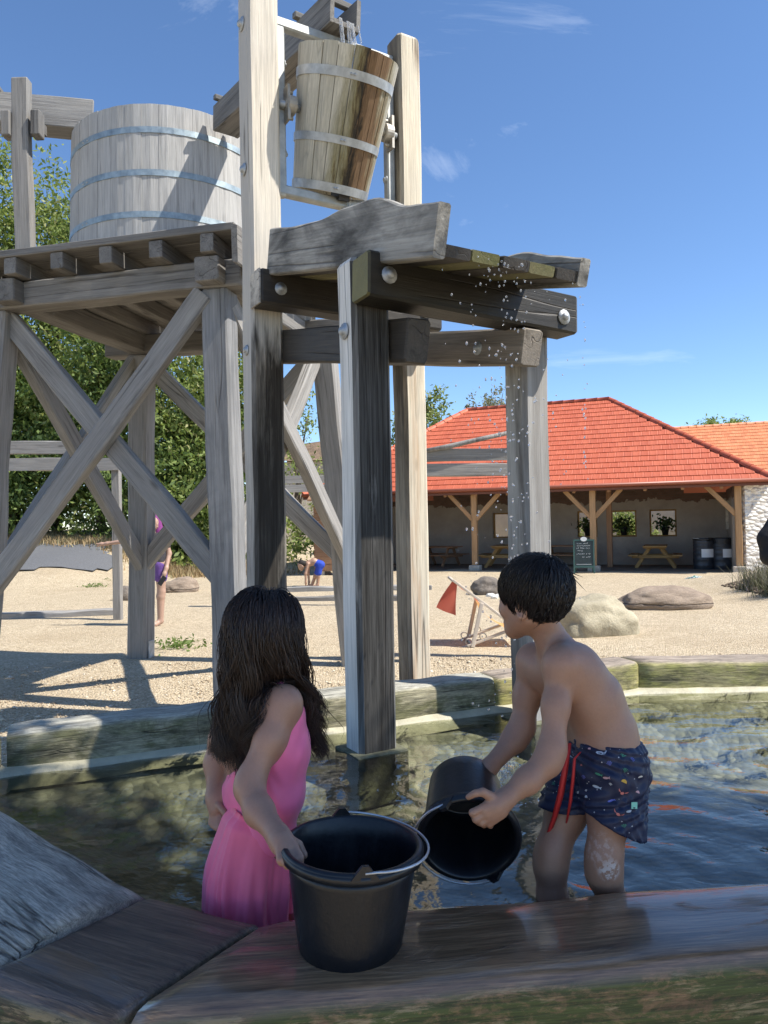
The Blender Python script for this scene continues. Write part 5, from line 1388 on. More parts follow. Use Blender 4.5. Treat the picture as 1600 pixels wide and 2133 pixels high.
# ------------------------------------------------------------------ black builder's buckets
def black_plastic():
    m, nt = newmat('black bucket plastic'); co = N(nt, 'ShaderNodeTexCoord').outputs['Object']
    n = noise(nt, mapping(nt, co, (1, 1, .4)), 12, 7, .65, .5); n2 = noise(nt, co, 60, 4, .6)
    col = mixrgb(nt, ramp(nt, n, [(.55, 0.), (.72, .55)]), (.006, .0075, .011), (.028, .028, .029))
    principled(nt, col, mathn(nt, 'MULTIPLY_ADD', n, .35, .16), n2, .0008); return m
BLK = black_plastic()
def bucket(name, M, r0, r1, h, label, lug_ang, wire_dir):
    t = empty(name, M.translation, label, 'bucket', 'black buckets')
    prof = [(.001, .004), (r0-.01, .004), (r0-.004, 0), (r0, .006)]
    prof += [(r0+(r1-r0)*q, h*q) for q in (.2, .4, .6, .8, .93)]
    prof += [(r1-.004, h-.022), (r1+.009, h-.020), (r1+.011, h-.004), (r1+.006, h), (r1-.002, h)]
    prof += [(r1-.006, h-.004)] + [(r0+(r1-r0)*q-.004, h*q) for q in (.8, .5, .2, .05)] + [(r0-.008, .010), (.001, .010)]
    V, F = lathe_mesh(prof, 64); obj('shell', mesh_np('shell', V, F, True), BLK, t, M)
    V, F = lathe_mesh([(r1+.004, h-.026), (r1+.0125, h-.024), (r1+.0125, h-.006), (r1+.004, h-.004)], 64); obj('rim', mesh_np('rim', V, F, True), BLK, t, M)
    lp_ = []
    for s in (0, math.pi):
        a = lug_ang+s; c = Vector((math.cos(a), math.sin(a), 0)); tg = Vector((-math.sin(a), math.cos(a), 0))
        base = c*(r1+.006)+Vector((0, 0, h-.012)); V = []
        prof2 = [(-.032, 0), (-.016, .020), (-.008, .030), (.008, .030), (.016, .020), (.032, 0)]
        for th in (-.004, .006): V += [base+tg*x+Vector((0, 0, z))+c*th for (x, z) in prof2]
        n = len(prof2); F = [tuple(range(n))[::-1], tuple(n+i for i in range(n))]+[(i, i+1, n+i+1, n+i) for i in range(n-1)]+[(n-1, 0, n, 2*n-1)]
        obj('handle_lug', mesh_np('handle_lug', V, F), BLK, t, M); lp_.append(base+Vector((0, 0, .014))+c*.004)
    # wire handle folded down over the rim on one side
    pts = []; a0 = lug_ang; n = 24
    for i in range(n+1):
        q = i/n; a = a0+wire_dir*math.pi*q; rr_ = r1+.012+.012*math.sin(math.pi*q); zz = h+.004-.012*math.sin(math.pi*q)*1.2+(.002 if 0 < i < n else 0)
        p = Vector((rr_*math.cos(a), rr_*math.sin(a), zz))
        pts.append(p)
    pts = [lp_[0]-Vector((0, 0, 0))]+pts[1:-1]+[lp_[1]]
    V, F = tube_mesh(pts, .0032, 8); obj('wire_handle', mesh_np('wire_handle', V, F, True), STEELW, t, M)
    return t
BK1 = Matrix.Translation((-.100, 1.775, .497)) @ Matrix.Rotation(R(2.5), 4, 'Y')
bucket('bucket', BK1, .122, .158, .246, 'black bucket standing on the wet ledge, held at the rim by the girl', R(102), -1)
# held bucket: opening turned down towards the photographer
oc = at(978, 1752, 2.02)
vw = (oc-CAM).normalized(); upi = (_Up - vw*_Up.dot(vw)).normalized(); rti = vw.cross(upi).normalized()
ax2 = -(vw*.74 + upi*.67 - rti*.07).normalized()          # bucket axis from base to opening
BK2 = frame(oc-ax2*.235, rti, ax2)
bucket('bucket', BK2, .104, .130, .235, 'black bucket tipped upside down in the boy\'s hands', R(-60), -1)
# ------------------------------------------------------------------ people: smooth bodies from blended rounded limbs
def Sph(c, r, k=.02, **kw): return dict(t='cone', a=np.array(c), b=np.array(c)+np.array([0, 0, 1e-4]), ra=r, rb=r, k=k, **kw)
def Cone(a, b, ra, rb, k=.02, **kw): return dict(t='cone', a=np.array(a), b=np.array(b), ra=ra, rb=rb, k=k, **kw)
def Ell(c, axes, radii, k=.02, **kw): return dict(t='ell', c=np.array(c), ax=np.array([list(a) for a in axes]), r=np.array(radii), k=k, **kw)
def limb(pts, k=.02):
    """pts: (pos, radius) chain"""
    return [Cone(p[0], q[0], p[1], q[1], k) for p, q in zip(pts, pts[1:])]
def prim_d(p, P):
    if p['t'] == 'cone':
        ba = p['b']-p['a']; L2 = float(ba @ ba); pa = P-p['a']
        t = np.clip((pa @ ba)/L2, 0, 1); d = np.linalg.norm(pa-t[..., None]*ba, axis=-1) - (p['ra']+(p['rb']-p['ra'])*t)
    else:
        q = (P-p['c']) @ p['ax'].T; k0 = np.linalg.norm(q/p['r'], axis=-1); k1 = np.linalg.norm(q/(p['r']**2), axis=-1)
        d = k0*(k0-1)/np.maximum(k1, 1e-6)
    if 'disp' in p: d = d+p['disp'](P)
    for (pt, n) in p.get('cut', ()): d = np.maximum(d, (P-np.array(pt)) @ np.array(n))
    return d
def smin(a, b, k):
    h = np.maximum(k-np.abs(a-b), 0)/k; return np.minimum(a, b)-h*h*k*.25
def sdf(prims, P):
    f = np.full(P.shape[:-1], 9.0)
    for p in prims:
        d = prim_d(p, P); f = np.maximum(f, -d) if p.get('sub') else smin(f, d, p['k'])
    return f
def pbox(p):
    if p['t'] == 'cone':
        m = max(p['ra'], p['rb'])+p['k']*.5; return np.minimum(p['a'], p['b'])-m, np.maximum(p['a'], p['b'])+m
    m = max(p['r'])+p['k']*.5; return p['c']-m, p['c']+m
def sdf_mesh(prims, res):
    lo = np.min([pbox(p)[0] for p in prims], 0)-3*res; hi = np.max([pbox(p)[1] for p in prims], 0)+3*res
    n = np.ceil((hi-lo)/res).astype(int)+1
    f = np.full(n, 1.0, dtype=np.float32)
    for p in prims:
        a, b = pbox(p); i0 = np.maximum(0, np.floor((a-lo)/res).astype(int)-3); i1 = np.minimum(n, np.ceil((b-lo)/res).astype(int)+4)
        ax = [lo[i]+res*np.arange(i0[i], i1[i]) for i in range(3)]
        G = np.stack(np.meshgrid(*ax, indexing='ij'), -1); sl_ = tuple(slice(i0[i], i1[i]) for i in range(3))
        d = prim_d(p, G)
        f[sl_] = np.maximum(f[sl_], -d) if p.get('sub') else smin(f[sl_], d, p['k'])
    # surface nets
    s = f < 0; c = np.zeros(tuple(n-1), dtype=np.int8)
    corners = [(i, j, k) for i in (0, 1) for j in (0, 1) for k in (0, 1)]
    def sub(A_, o): return A_[o[0]:n[0]-1+o[0], o[1]:n[1]-1+o[1], o[2]:n[2]-1+o[2]]
    for o in corners: c += sub(s, o)
    act = (c > 0) & (c < 8); idx = np.argwhere(act); vid = np.full(act.shape, -1, dtype=np.int64); vid[act] = np.arange(len(idx))
    acc = np.zeros((len(idx), 3)); cnt = np.zeros(len(idx))
    for a_ in range(3):
        others = [x for x in range(3) if x != a_]
        for u in (0, 1):
            for v in (0, 1):
                o0 = [0, 0, 0]; o0[others[0]] = u; o0[others[1]] = v; o1 = list(o0); o1[a_] = 1
                q0 = idx+o0; q1 = idx+o1; f0 = f[q0[:, 0], q0[:, 1], q0[:, 2]]; f1 = f[q1[:, 0], q1[:, 1], q1[:, 2]]
                m = (f0 < 0) != (f1 < 0); t = np.where(m, f0/np.where(m, f0-f1, 1), 0); pt = q0.astype(float); pt[:, a_] += t
                acc[m] += pt[m]; cnt[m] += 1
    V = lo+res*(acc/np.maximum(cnt, 1)[:, None]); Q = []
    for a_ in range(3):
        o = [x for x in range(3) if x != a_]
        sl0 = [slice(1, n[i]-1) for i in range(3)]; sl1 = list(sl0); sl0[a_] = slice(0, n[a_]-1); sl1[a_] = slice(1, n[a_])
        A0_ = s[tuple(sl0)]; A1_ = s[tuple(sl1)]; e = np.argwhere(A0_ != A1_)
        if not len(e): continue
        first = A0_[e[:, 0], e[:, 1], e[:, 2]]
        g = e.copy(); 
        for i in o: g[:, i] += 1
        def vi(du, dv):
            h = g.copy(); h[:, o[0]] -= du; h[:, o[1]] -= dv; return vid[h[:, 0], h[:, 1], h[:, 2]]
        q = np.stack([vi(1, 1), vi(0, 1), vi(0, 0), vi(1, 0)], 1)
        flip = first if a_ != 1 else ~first
        q[~flip] = q[~flip][:, ::-1]; Q.append(q)
    Q = np.concatenate(Q); Q = Q[(Q >= 0).all(1)]
    return V, Q
def relax(V, Q, it=1, lam=.5):
    for _ in range(it):
        acc = np.zeros_like(V); c = np.zeros(len(V))
        for i in range(4):
            a, b = Q[:, i], Q[:, (i+1) % 4]
            np.add.at(acc, a, V[b]); np.add.at(c, a, 1)
        V = V+lam*(acc/np.maximum(c, 1)[:, None]-V)
    return V
def body(name, prims, res, mat, parent, it=1):
    V, Q = sdf_mesh(prims, res); V = relax(V, Q, it); base = np.array(WM[parent.name].translation)
    return obj(name, mesh_np(name, V-base, Q, True), mat, parent, WM[parent.name])

def skin_mat(name, c, marks=()):
    m, nt = newmat(name); t = N(nt, 'ShaderNodeTexCoord'); co = t.outputs['Object']
    n = noise(nt, co, 9, 5, .6); col = mixrgb(nt, ramp(nt, n, [(.35, 0.), (.65, 1.)]), tuple(v*.88 for v in c), c)
    col = mixrgb(nt, .25, col, ramp(nt, noise(nt, co, 160, 3, .6), [(.3, .8), (.7, 1.12)]), 'MULTIPLY')
    for (p, r, mc, th) in marks:
        d = N(nt, 'ShaderNodeVectorMath', {0: co, 1: p}, operation='DISTANCE').outputs['Value']
        k = mathn(nt, 'MULTIPLY', ramp(nt, d, [(r*.6, 1.), (r, 0.)]), ramp(nt, noise(nt, co, 75, 5, .7), [(th, 0.), (th+.06, 1.)])); col = mixrgb(nt, k, col, mc)
    principled(nt, col, .48, noise(nt, co, 220, 3, .6), .0006, .7, Subsurface_Weight=.10, Subsurface_Radius=(.012, .005, .003), Subsurface_Scale=1.0)
    return m
def hair_mat(name, c0, c1, rough=.42):
    m, nt = newmat(name); g = N(nt, 'ShaderNodeNewGeometry'); principled(nt, ramp(nt, g.outputs['Random Per Island'], [(0, c0), (.8, tuple((a+b)/2 for a, b in zip(c0, c1))), (1, c1)]), rough, None, Specular_IOR_Level=.5); return m
HAIR_G = hair_mat('dark brown hair', (.018, .011, .008), (.062, .037, .026)); HAIR_B = hair_mat('black hair', (.006, .005, .005), (.034, .026, .024), .38)
HAIR_CAP = plain('scalp hair', (.009, .0065, .0055), .6, bscale=200, bdist=.003)

def strands_mesh(P, rad, taper=True):
    """P (n,m,3) paths -> three sided strands"""
    n, m, _ = P.shape
    T = np.gradient(P, axis=1); T /= np.maximum(np.linalg.norm(T, axis=2, keepdims=True), 1e-6)
    ref = np.array([.31, .87, .38]); X = np.cross(T, ref); X /= np.maximum(np.linalg.norm(X, axis=2, keepdims=True), 1e-6); Y = np.cross(T, X)
    prof = np.linspace(0, 1, m); rr_ = rad[:, None]*(np.where(prof < .75, 1.0, 1-.8*(prof-.75)/.25) if taper else 1)[None, :]
    V = np.stack([P+(X*math.cos(a)+Y*math.sin(a))*rr_[..., None] for a in (0, 2.094, 4.189)], 2)          # n,m,3,3
    i = np.arange(n)[:, None, None]*m*3; j = np.arange(m-1)[None, :, None]*3; k = np.arange(3)[None, None, :]
    a = i+j+k; b = i+j+(k+1) % 3; F = np.stack([a, b, b+3, a+3], -1).reshape(-1, 4)
    return V.reshape(-1, 3), F
def grow_hair(roots, d0, length, steps, prims, margin, g, grav=.5, keep=.62, wob=.10, wave=.0, clump=.4, nguide=90, bias=None, stick=0.0, stick_t=2.0):
    n = len(roots); P = np.zeros((n, steps+1, 3)); P[:, 0] = roots; d = d0.copy(); st = (length/steps)[:, None]
    down = np.array([0, 0, -1.0])
    for i in range(steps):
        t = i/steps
        d = d*keep+down*grav*(.35+.65*t)+g.normal(size=(n, 3))*wob
        if bias is not None: d = d+bias(P[:, i], t)
        d /= np.linalg.norm(d, axis=1, keepdims=True); p = P[:, i]+d*st
        for _ in range(2):
            s = sdf(prims, p)-margin; e = 2e-3
            G = np.stack([sdf(prims, p+np.eye(3)[a]*e)-sdf(prims, p-np.eye(3)[a]*e) for a in range(3)], 1); G /= np.maximum(np.linalg.norm(G, axis=1, keepdims=True), 1e-6)
            p = p+G*np.where(s < 0, -s, -s*stick*(s < .05)*(t < stick_t))[:, None]
        P[:, i+1] = p; d = (P[:, i+1]-P[:, i]); d /= np.maximum(np.linalg.norm(d, axis=1, keepdims=True), 1e-6)
    gi = g.choice(n, nguide, replace=False); D = np.linalg.norm(roots[:, None]-roots[gi][None], axis=2); ng = gi[D.argmin(1)]
    tt = np.linspace(0, 1, steps+1)[None, :, None]
    P = P+(P[ng]-P)*clump*tt**2
    if wave:
        ph = g.uniform(0, 6.28, (nguide,))[D.argmin(1)][:, None, None]; am = wave*tt**1.2
        s_ = np.linspace(0, 1, steps+1)[None, :, None]*length[:, None, None]*34
        P = P+np.concatenate([np.sin(s_+ph), np.cos(s_*.9+ph*1.7), .3*np.sin(s_*1.3+ph)], 2)*am
    return P
def scalp_points(c, f, l, u, rad, n, g, ok):
    out = []
    while len(out) < n:
        v = g.normal(size=3); v /= np.linalg.norm(v)
        if ok(v): out.append(v)
    v = np.array(out); A_ = np.array([list(f), list(l), list(u)])
    return np.array(c)+(v*np.array(rad)) @ A_, v
def axes(f, up=(0, 0, 1)):
    f = Vector(f).normalized(); l = Vector(up).cross(f).normalized(); return f, l, f.cross(l)
def head_prims(c, f, l, u, s=1.0):
    c = Vector(c)
    def q(a, b, e): return c+(f*a+l*b+u*e)*s
    p = [Ell(q(-.004, 0, .012), (f, l, u), (.098*s, .078*s, .090*s), .02), Ell(q(.040, 0, -.042), (f, l, u), (.062*s, .060*s, .070*s), .035)]
    for b in (-1, 1):
        p.append(Cone(q(.0, b*.050, -.060), q(.078, b*.012, -.098), .022*s, .018*s, .03))
        p.append(Ell(q(.072, b*.036, -.035), (f, l, u), (.026*s, .024*s, .024*s), .02))
        ef = (f*.9+l*b*.42).normalized(); el = u.cross(ef)
        p.append(Ell(q(-.008, b*.080, -.035), (ef, el, u), (.019*s, .0065*s, .030*s), .006))
        p.append(Sph(q(-.004, b*.082, -.056), .008*s, .008))
        p.append(Cone(q(.084, b*.014, -.006), q(.076, b*.044, -.004), .011*s, .010*s, .012))     # brow
        p.append(Sph(q(.086, b*.031, -.022), .0125*s, .006))                                     # eye ball and lid
    p.append(Cone(q(.098, 0, -.010), q(.114, 0, -.042), .008*s, .012*s, .014))
    p += [Sph(q(.104, b*.010, -.047), .008*s, .008) for b in (-1, 1)]
    p.append(Cone(q(.098, -.016, -.070), q(.098, .016, -.070), .0075*s, .0075*s, .008)); p.append(Cone(q(.097, -.013, -.081), q(.097, .013, -.081), .0075*s, .0075*s, .008))
    p.append(Sph(q(.084, 0, -.100), .019*s, .025))
    for b in (-1, 1): p.append(Ell(q(-.004, b*.0875, -.036), (f, l, u), (.009*s, .006*s, .015*s), .004, sub=True))
    return p
EYEW = plain('eye white', (.72, .70, .66), .25); IRIS = plain('brown iris', (.03, .018, .01), .15); LIP = plain('lips', (.30, .12, .10), .45)
def eyes(c, f, l, u, s, parent):
    for b in (-1, 1):
        p = Vector(c)+(f*.0885+l*b*.031-u*.022)*s
        for nm, r, off_, mt in (('eye', .0115, 0, EYEW), ('iris', .0058, .0078, IRIS)):
            bm = bmesh.new(); bmesh.ops.create_uvsphere(bm, u_segments=14, v_segments=10, radius=r*s); me = bpy.data.meshes.new(nm); bm.to_mesh(me); bm.free()
            me.polygons.foreach_set('use_smooth', np.ones(len(me.polygons), dtype=bool)); obj(nm, me, mt, parent, Matrix.Translation(p+f*off_*s))
def hand_fingers(chains, k=.0025):
    p = []
    for ch in chains: p += limb(ch, k)
    return p

# ---------------------------------------------------------------- the boy
bf, bl_, bu = axes((-.70, .70, -.10)); bc_ = at(1112, 1240, 2.17)
by = empty('person', (at(1230, 1800, 2.17).x, 2.17, .14), 'boy in navy patterned swim shorts leaning forward in the pool, tipping a bucket', 'person')
S = lambda px, py, d, r: (at(px, py, d), r)
bt = []
for (a, b) in (((1270, 1592, 2.10, .080), (1228, 1588, 2.24, .078)), ((1262, 1525, 2.12, .070), (1236, 1522, 2.22, .070)), ((1232, 1455, 2.125, .072), (1206, 1450, 2.23, .071)), ((1192, 1400, 2.125, .065), (1148, 1394, 2.245, .063))):
    bt.append((at(*a[:3]), a[3], at(*b[:3]), b[3]))
bp_ = []
for s0, s1 in zip(bt, bt[1:]):
    bp_ += [Cone(s0[0], s1[0], s0[1], s1[1], .05), Cone(s0[2], s1[2], s0[3], s1[3], .05)]
bp_ += [Cone(s[0], s[2], s[1]*.97, s[3]*.97, .05) for s in bt]
bp_ += [Cone(at(1195, 1392, 2.10), at(1170, 1384, 2.06), .06, .050, .05), Cone(at(1150, 1388, 2.26), at(1112, 1374, 2.30), .058, .048, .05)]
bp_ += limb([S(1172, 1368, 2.18, .056), S(1150, 1335, 2.18, .041), (Vector(bc_)-bf*.02-bu*.06, .040)], .035)
bp_ += [Cone(at(1212, 1412, 2.10), at(1180, 1380, 2.085), .040, .032, .06)]                      # shoulder blade
ua = [S(1168, 1388, 2.07, .040), S(1158, 1470, 2.03, .0345), S(1151, 1560, 1.985, .0325), S(1140, 1588, 1.975, .0328), S(1100, 1625, 1.955, .0300), S(1052, 1664, 1.935, .0235)]
bp_ += limb(ua, .03)
fa = [S(1110, 1378, 2.30, .045), S(1098, 1450, 2.30, .039), S(1088, 1515, 2.28, .035), S(1072, 1540, 2.27, .034), S(1018, 1600, 2.20, .024)]
bp_ += limb(fa, .03)
# hands
bp_ += limb([S(1050, 1666, 1.935, .025), S(1034, 1680, 1.925, .024)], .02)
bp_ += [Cone(at(1032, 1672, 1.922), at(1008, 1684, 1.912), .018, .013, .02), Cone(at(1036, 1684, 1.925), at(1014, 1698, 1.914), .018, .013, .018), Cone(at(1042, 1692, 1.93), at(1028, 1706, 1.92), .016, .012, .018)]
bp_ += hand_fingers([[S(1007, 1682, 1.912, .0105), S(984, 1693, 1.905, .0100), S(991, 1704, 1.93, .0088)],
                     [S(1011, 1695, 1.912, .0105), S(991, 1706, 1.908, .0105), S(998, 1714, 1.935, .0086)],
                     [S(1019, 1703, 1.915, .011), S(1003, 1713, 1.912, .010), S(1008, 1719, 1.94, .0082)],
                     [S(1030, 1708, 1.92, .0105), S(1019, 1716, 1.92, .0092), S(1022, 1721, 1.945, .0076)],
                     [S(1030, 1664, 1.922, .015), S(1006, 1650, 1.912, .0112), S(989, 1653, 1.915, .0095), S(976, 1660, 1.92, .0082)]])
bp_ += limb([S(1018, 1600, 2.20, .024), S(1004, 1622, 2.17, .024)], .02) + hand_fingers([[S(1000, 1628, 2.16, .012), S(990, 1648, 2.13, .010), S(998, 1664, 2.11, .008)], [S(1006, 1634, 2.17, .012), S(1000, 1656, 2.14, .010), S(1006, 1672, 2.12, .008)],
                     [S(1012, 1636, 2.18, .0105), S(1010, 1660, 2.155, .0095), S(1014, 1674, 2.135, .008)], [S(1018, 1632, 2.19, .011), S(1020, 1654, 2.17, .009), S(1022, 1668, 2.15, .0075)], [S(1000, 1612, 2.165, .013), S(984, 1620, 2.14, .0105), S(972, 1630, 2.12, .0085)]])
# legs
bp_ += limb([S(1270, 1600, 2.10, .076), S(1270, 1690, 2.07, .058), S(1258, 1785, 2.045, .0455), S(1258, 1820, 2.045, .0440), S(1278, 1885, 2.075, .040), S(1304, 2000, 2.115, .028)], .03)
bp_ += limb([S(1218, 1600, 2.22, .074), S(1180, 1690, 2.18, .057), S(1150, 1775, 2.145, .0445), S(1147, 1806, 2.14, .043), S(1151, 1868, 2.14, .040), S(1160, 2005, 2.16, .028)], .03)
for (px, py, d) in ((1304, 2008, 2.115), (1160, 2012, 2.16)):
    a = at(px, py, d); bp_ += limb([(a+Vector((.02, 0, -.01)), .026), (a+Vector((-.05, .02, -.03)), .026), (a+Vector((-.12, .05, -.045)), .02)], .02)
bhead = head_prims(bc_, bf, bl_, bu, 1.0)
bbase = WM[by.name].translation
kneeL = at(1268, 1810, 2.0)-bbase; thL = at(1245, 1770, 2.0)-bbase
SKIN_B = skin_mat('tanned skin', (.40, .22, .145), ((kneeL, .034, (.62, .52, .47), .47), (thL, .055, (.46, .31, .25), .50)))
body('body', bp_+bhead, .0038, SKIN_B, by, 2)
eyes(bc_, bf, bl_, bu, 1.0, by)
# hair
g = np.random.default_rng(3)
capc = Vector(bc_)-bf*.010+bu*.018
n1_ = (bf*.80-bu*.60).normalized()
cap = [Ell(capc, (bf, bl_, bu), (.106, .088, .096), .01, cut=((Vector(bc_)+n1_*.058, n1_), (Vector(bc_)-bu*.070, -bu)), disp=lambda P: .004*np.sin(P[..., 0]*90)*np.sin(P[..., 1]*80+2)*np.sin(P[..., 2]*70))]
V, Q = sdf_mesh(cap, .005); bh = obj('hair', mesh_np('hair', V-np.array(bbase), Q, True), HAIR_CAP, by, WM[by.name])
hp = [Ell(capc, (bf, bl_, bu), (.103, .085, .093), .01)]
crown_ = Vector((-.45, .05, .89)).normalized()
roots, v = scalp_points(capc, bf, bl_, bu, (.102, .084, .092), 5200, g, lambda v: v[2] > -.80 and (v[0]*.80-v[2]*.60) < .42 and not (v[0] > .35 and v[2] < .05))
Ab = np.array([list(bf), list(bl_), list(bu)]); cw = np.array(crown_)
d0 = v-cw; d0 = d0-(d0*v).sum(1, keepdims=True)*v; d0 = d0+np.array([.35, 0, -.25]); d0 /= np.linalg.norm(d0, axis=1, keepdims=True)
d0 = d0 @ Ab
P = grow_hair(roots, d0, g.uniform(.05, .09, 5200), 8, hp, g.uniform(.001, .014, 5200), g, grav=.30, keep=.88, wob=.07, clump=.6, nguide=330, stick=.35)
fly = g.choice(5200, 36, replace=False); P[fly] += (np.linspace(0, 1, 9)**2)[None, :, None]*g.normal(size=(36, 1, 3))*.022
V, F = strands_mesh(P, g.uniform(.0008, .0014, 5200)); o = obj('hair_strands', mesh_np('hair_strands', V-np.array(bbase), F, True), HAIR_B, by, WM[by.name]); o['kind'] = 'stuff'
# swim shorts
def wr(P): return .0035*np.sin(P[..., 0]*70+14*np.sin(P[..., 2]*22)) + .003*np.sin(P[..., 2]*95+9*np.sin(P[..., 0]*30+P[..., 1]*25)) + .002*np.sin(P[..., 1]*120+P[..., 2]*60)
wp = at(1250, 1536, 2.17); wn_ = (Vector((.10, 0, 1))).normalized()
hemL = at(1262, 1712, 2.05); hnL = (at(1324, 1732, 2.05)-at(1226, 1684, 2.05)); hnL = Vector((-hnL.z, 0, hnL.x)).normalized(); hnL = -hnL if hnL.z > 0 else hnL
hemR = at(1180, 1664, 2.22); hnR = Vector((.05, 0, -1))
cutW = (wp, wn_)
sh = [Cone(at(1272, 1594, 2.10), at(1230, 1590, 2.24), .096, .092, .05, disp=wr, cut=(cutW,)), Cone(at(1266, 1545, 2.115), at(1238, 1542, 2.225), .083, .082, .05, disp=wr, cut=(cutW,)),
      Cone(at(1276, 1610, 2.10), at(1274, 1720, 2.07), .094, .092, .04, disp=wr, cut=(cutW, (hemL, hnL))), Cone(at(1216, 1606, 2.22), at(1182, 1684, 2.175), .086, .080, .04, disp=wr, cut=(cutW, (hemR, hnR)))]
def shorts_mat():
    m, nt = newmat('navy swim shorts'); co = N(nt, 'ShaderNodeTexCoord').outputs['Object']
    v = nt.nodes.new('ShaderNodeTexVoronoi'); v.inputs['Scale'].default_value = 62; nt.links.new(co, v.inputs['Vector'])
    dots = mathn(nt, 'LESS_THAN', v.outputs['Distance'], .11)
    col = mixrgb(nt, dots, (.010, .016, .050), (.45, .48, .52)); principled(nt, col, .55, noise(nt, co, 300, 2, .5), .0004); return m
shorts = body('swim_shorts', sh, .0048, shorts_mat(), by, 2)
# printed sea creatures, laid on the cloth
bvh = BVHTree.FromPolygons([v.co for v in shorts.data.vertices], [tuple(p.vertices) for p in shorts.data.polygons])
def poly_fish(): 
    p = [(math.cos(a)*1.0, math.sin(a)*.42) for a in np.linspace(.5, 5.8, 10)]; return [p+[(1.25, .1)], [(.8, 0), (1.6, .5), (1.4, 0), (1.6, -.5)]]
def poly_fan(n): return [[(0, -.5), (math.cos(a)*.9-.12, math.sin(a)*1.0), (math.cos(a)*1.0, math.sin(a)*1.1), (math.cos(a)*.9+.12, math.sin(a))] for a in np.linspace(.5, 2.64, n)]
def poly_shell(): return [[(-.9, -.3), (.9, -.3)]+[(.9*math.cos(a), -.3+1.0*math.sin(a)) for a in np.linspace(.2, 2.94, 8)]]
def poly_crab(): return [[(math.cos(a)*.5, math.sin(a)*.35) for a in np.linspace(0, 5.9, 9)], [(.4, .1), (1.0, .5), (1.1, .2)], [(-.4, .1), (-1.0, .5), (-1.1, .2)], [(.9, .4), (1.3, .8), (1.2, .3)], [(-.9, .4), (-1.3, .8), (-1.2, .3)]]
def poly_whale(): return [[(-1.3, -.1), (-.9, .3), (0, .35), (.6, .0), (.9, .7), (.8, .9), (1.2, .8), (1.3, 1.1), (1.1, .5), (.9, -.3), (.2, -.5), (-.9, -.5)]]
MOT = [plain('motif %d' % i, c, .6) for i, c in enumerate(((.62, .20, .17), (.06, .26, .17), (.42, .50, .60), (.60, .36, .05), (.12, .14, .45), (.60, .36, .38), (.68, .70, .70)))]
seeds = [(1318, 1548, 0, 'crab', .013), (1296, 1574, 1, 'fan', .019), (1252, 1568, 2, 'whale', .020), (1270, 1592, 4, 'fan', .014), (1302, 1606, 1, 'fan', .015), (1246, 1612, 1, 'fish', .014), (1262, 1620, 5, 'fish', .013), (1300, 1628, 3, 'shell', .014), (1242, 1638, 2, 'fish', .017), (1272, 1634, 6, 'fan', .009),
         (1296, 1652, 0, 'crab', .020), (1222, 1648, 6, 'fan', .008), (1205, 1652, 6, 'fan', .008), (1156, 1634, 1, 'fan', .018), (1272, 1668, 4, 'fish', .014), (1288, 1696, 0, 'crab', .018), (1212, 1594, 0, 'shell', .009), (1172, 1600, 2, 'fish', .014), (1334, 1618, 6, 'shell', .012), (1190, 1575, 2, 'fish', .012), (1222, 1660, 2, 'shell', .010), (1300, 1722, 1, 'fan', .014),
         (1318, 1584, 4, 'fan', .015), (1168, 1655, 4, 'fish', .012), (1328, 1650, 5, 'shell', .010), (1228, 1560, 5, 'shell', .008), (1216, 1620, 4, 'fan', .012), (1310, 1690, 2, 'fish', .013)]
mp_ = {i: [] for i in range(len(MOT))}; rs = random.Random(9)
for (px, py, mi, kd, sz) in seeds:
    o0 = CAM-bbase; dv = (at(px, py, 2.0)-CAM).normalized(); hit = bvh.ray_cast(o0, dv)
    if hit[0] is None: continue
    nrm = hit[1]; nrm = nrm if nrm.dot(dv) < 0 else -nrm
    x = (_Rt-nrm*_Rt.dot(nrm)).normalized(); y = nrm.cross(x); rot = rs.uniform(-.5, .5) if kd != 'fan' else rs.uniform(-.25, .25)
    x, y = x*math.cos(rot)+y*math.sin(rot), y*math.cos(rot)-x*math.sin(rot); shp = []
    for poly in {'fish': poly_fish, 'fan': lambda: poly_fan(5), 'shell': poly_shell, 'crab': poly_crab, 'whale': poly_whale}[kd]():
        V = []
        for (u_, v_) in poly:
            q = hit[0]+(x*u_+y*v_)*sz*.62; nh = bvh.find_nearest(q); q = nh[0]; nn = nh[1] if nh[1].dot(dv) < 0 else -nh[1]; V.append(q+nn*.0016)
        shp.append((V, [tuple(range(len(V)))]))
    V, F = merge(shp); obj('printed_motif', mesh_np('printed_motif', V, F), MOT[mi], shorts, WM[by.name])
REDCORD = plain('red cord', (.55, .03, .03), .6)
def ribbon(pts, w, nm):
    V = []; F = []
    for i, (px, py, d) in enumerate(pts):
        q = i/(len(pts)-1); ww = w*(.55+.55*math.sin(math.pi*min(1, q*1.05)))*(1 if q < .93 else .5); p = at(px, py, d)
        for (ox, oy) in ((-1, 0), (0, -.5), (1, 0), (0, .5)): V.append(p+_Rt*ox*ww+vw*oy*ww)
    n = len(pts)
    for i in range(n-1):
        for j in range(4): a = 4*i+j; b = 4*i+(j+1) % 4; F.append((a, b, b+4, a+4))
    F += [(3, 2, 1, 0), tuple(4*(n-1)+j for j in range(4))]
    return build(nm, [Vector(v)-bbase for v in V], F, REDCORD, by, True, WM[by.name])
ribbon([(1187, 1548, 2.085), (1182, 1575, 2.075), (1176, 1610, 2.07), (1168, 1655, 2.075), (1156, 1700, 2.11), (1140, 1745, 2.14), (1124, 1780, 2.15)], .0085, 'drawstring')
ribbon([(1210, 1566, 2.06), (1197, 1580, 2.05), (1194, 1620, 2.05), (1189, 1665, 2.06), (1183, 1700, 2.10), (1177, 1728, 2.13)], .0045, 'drawstring')
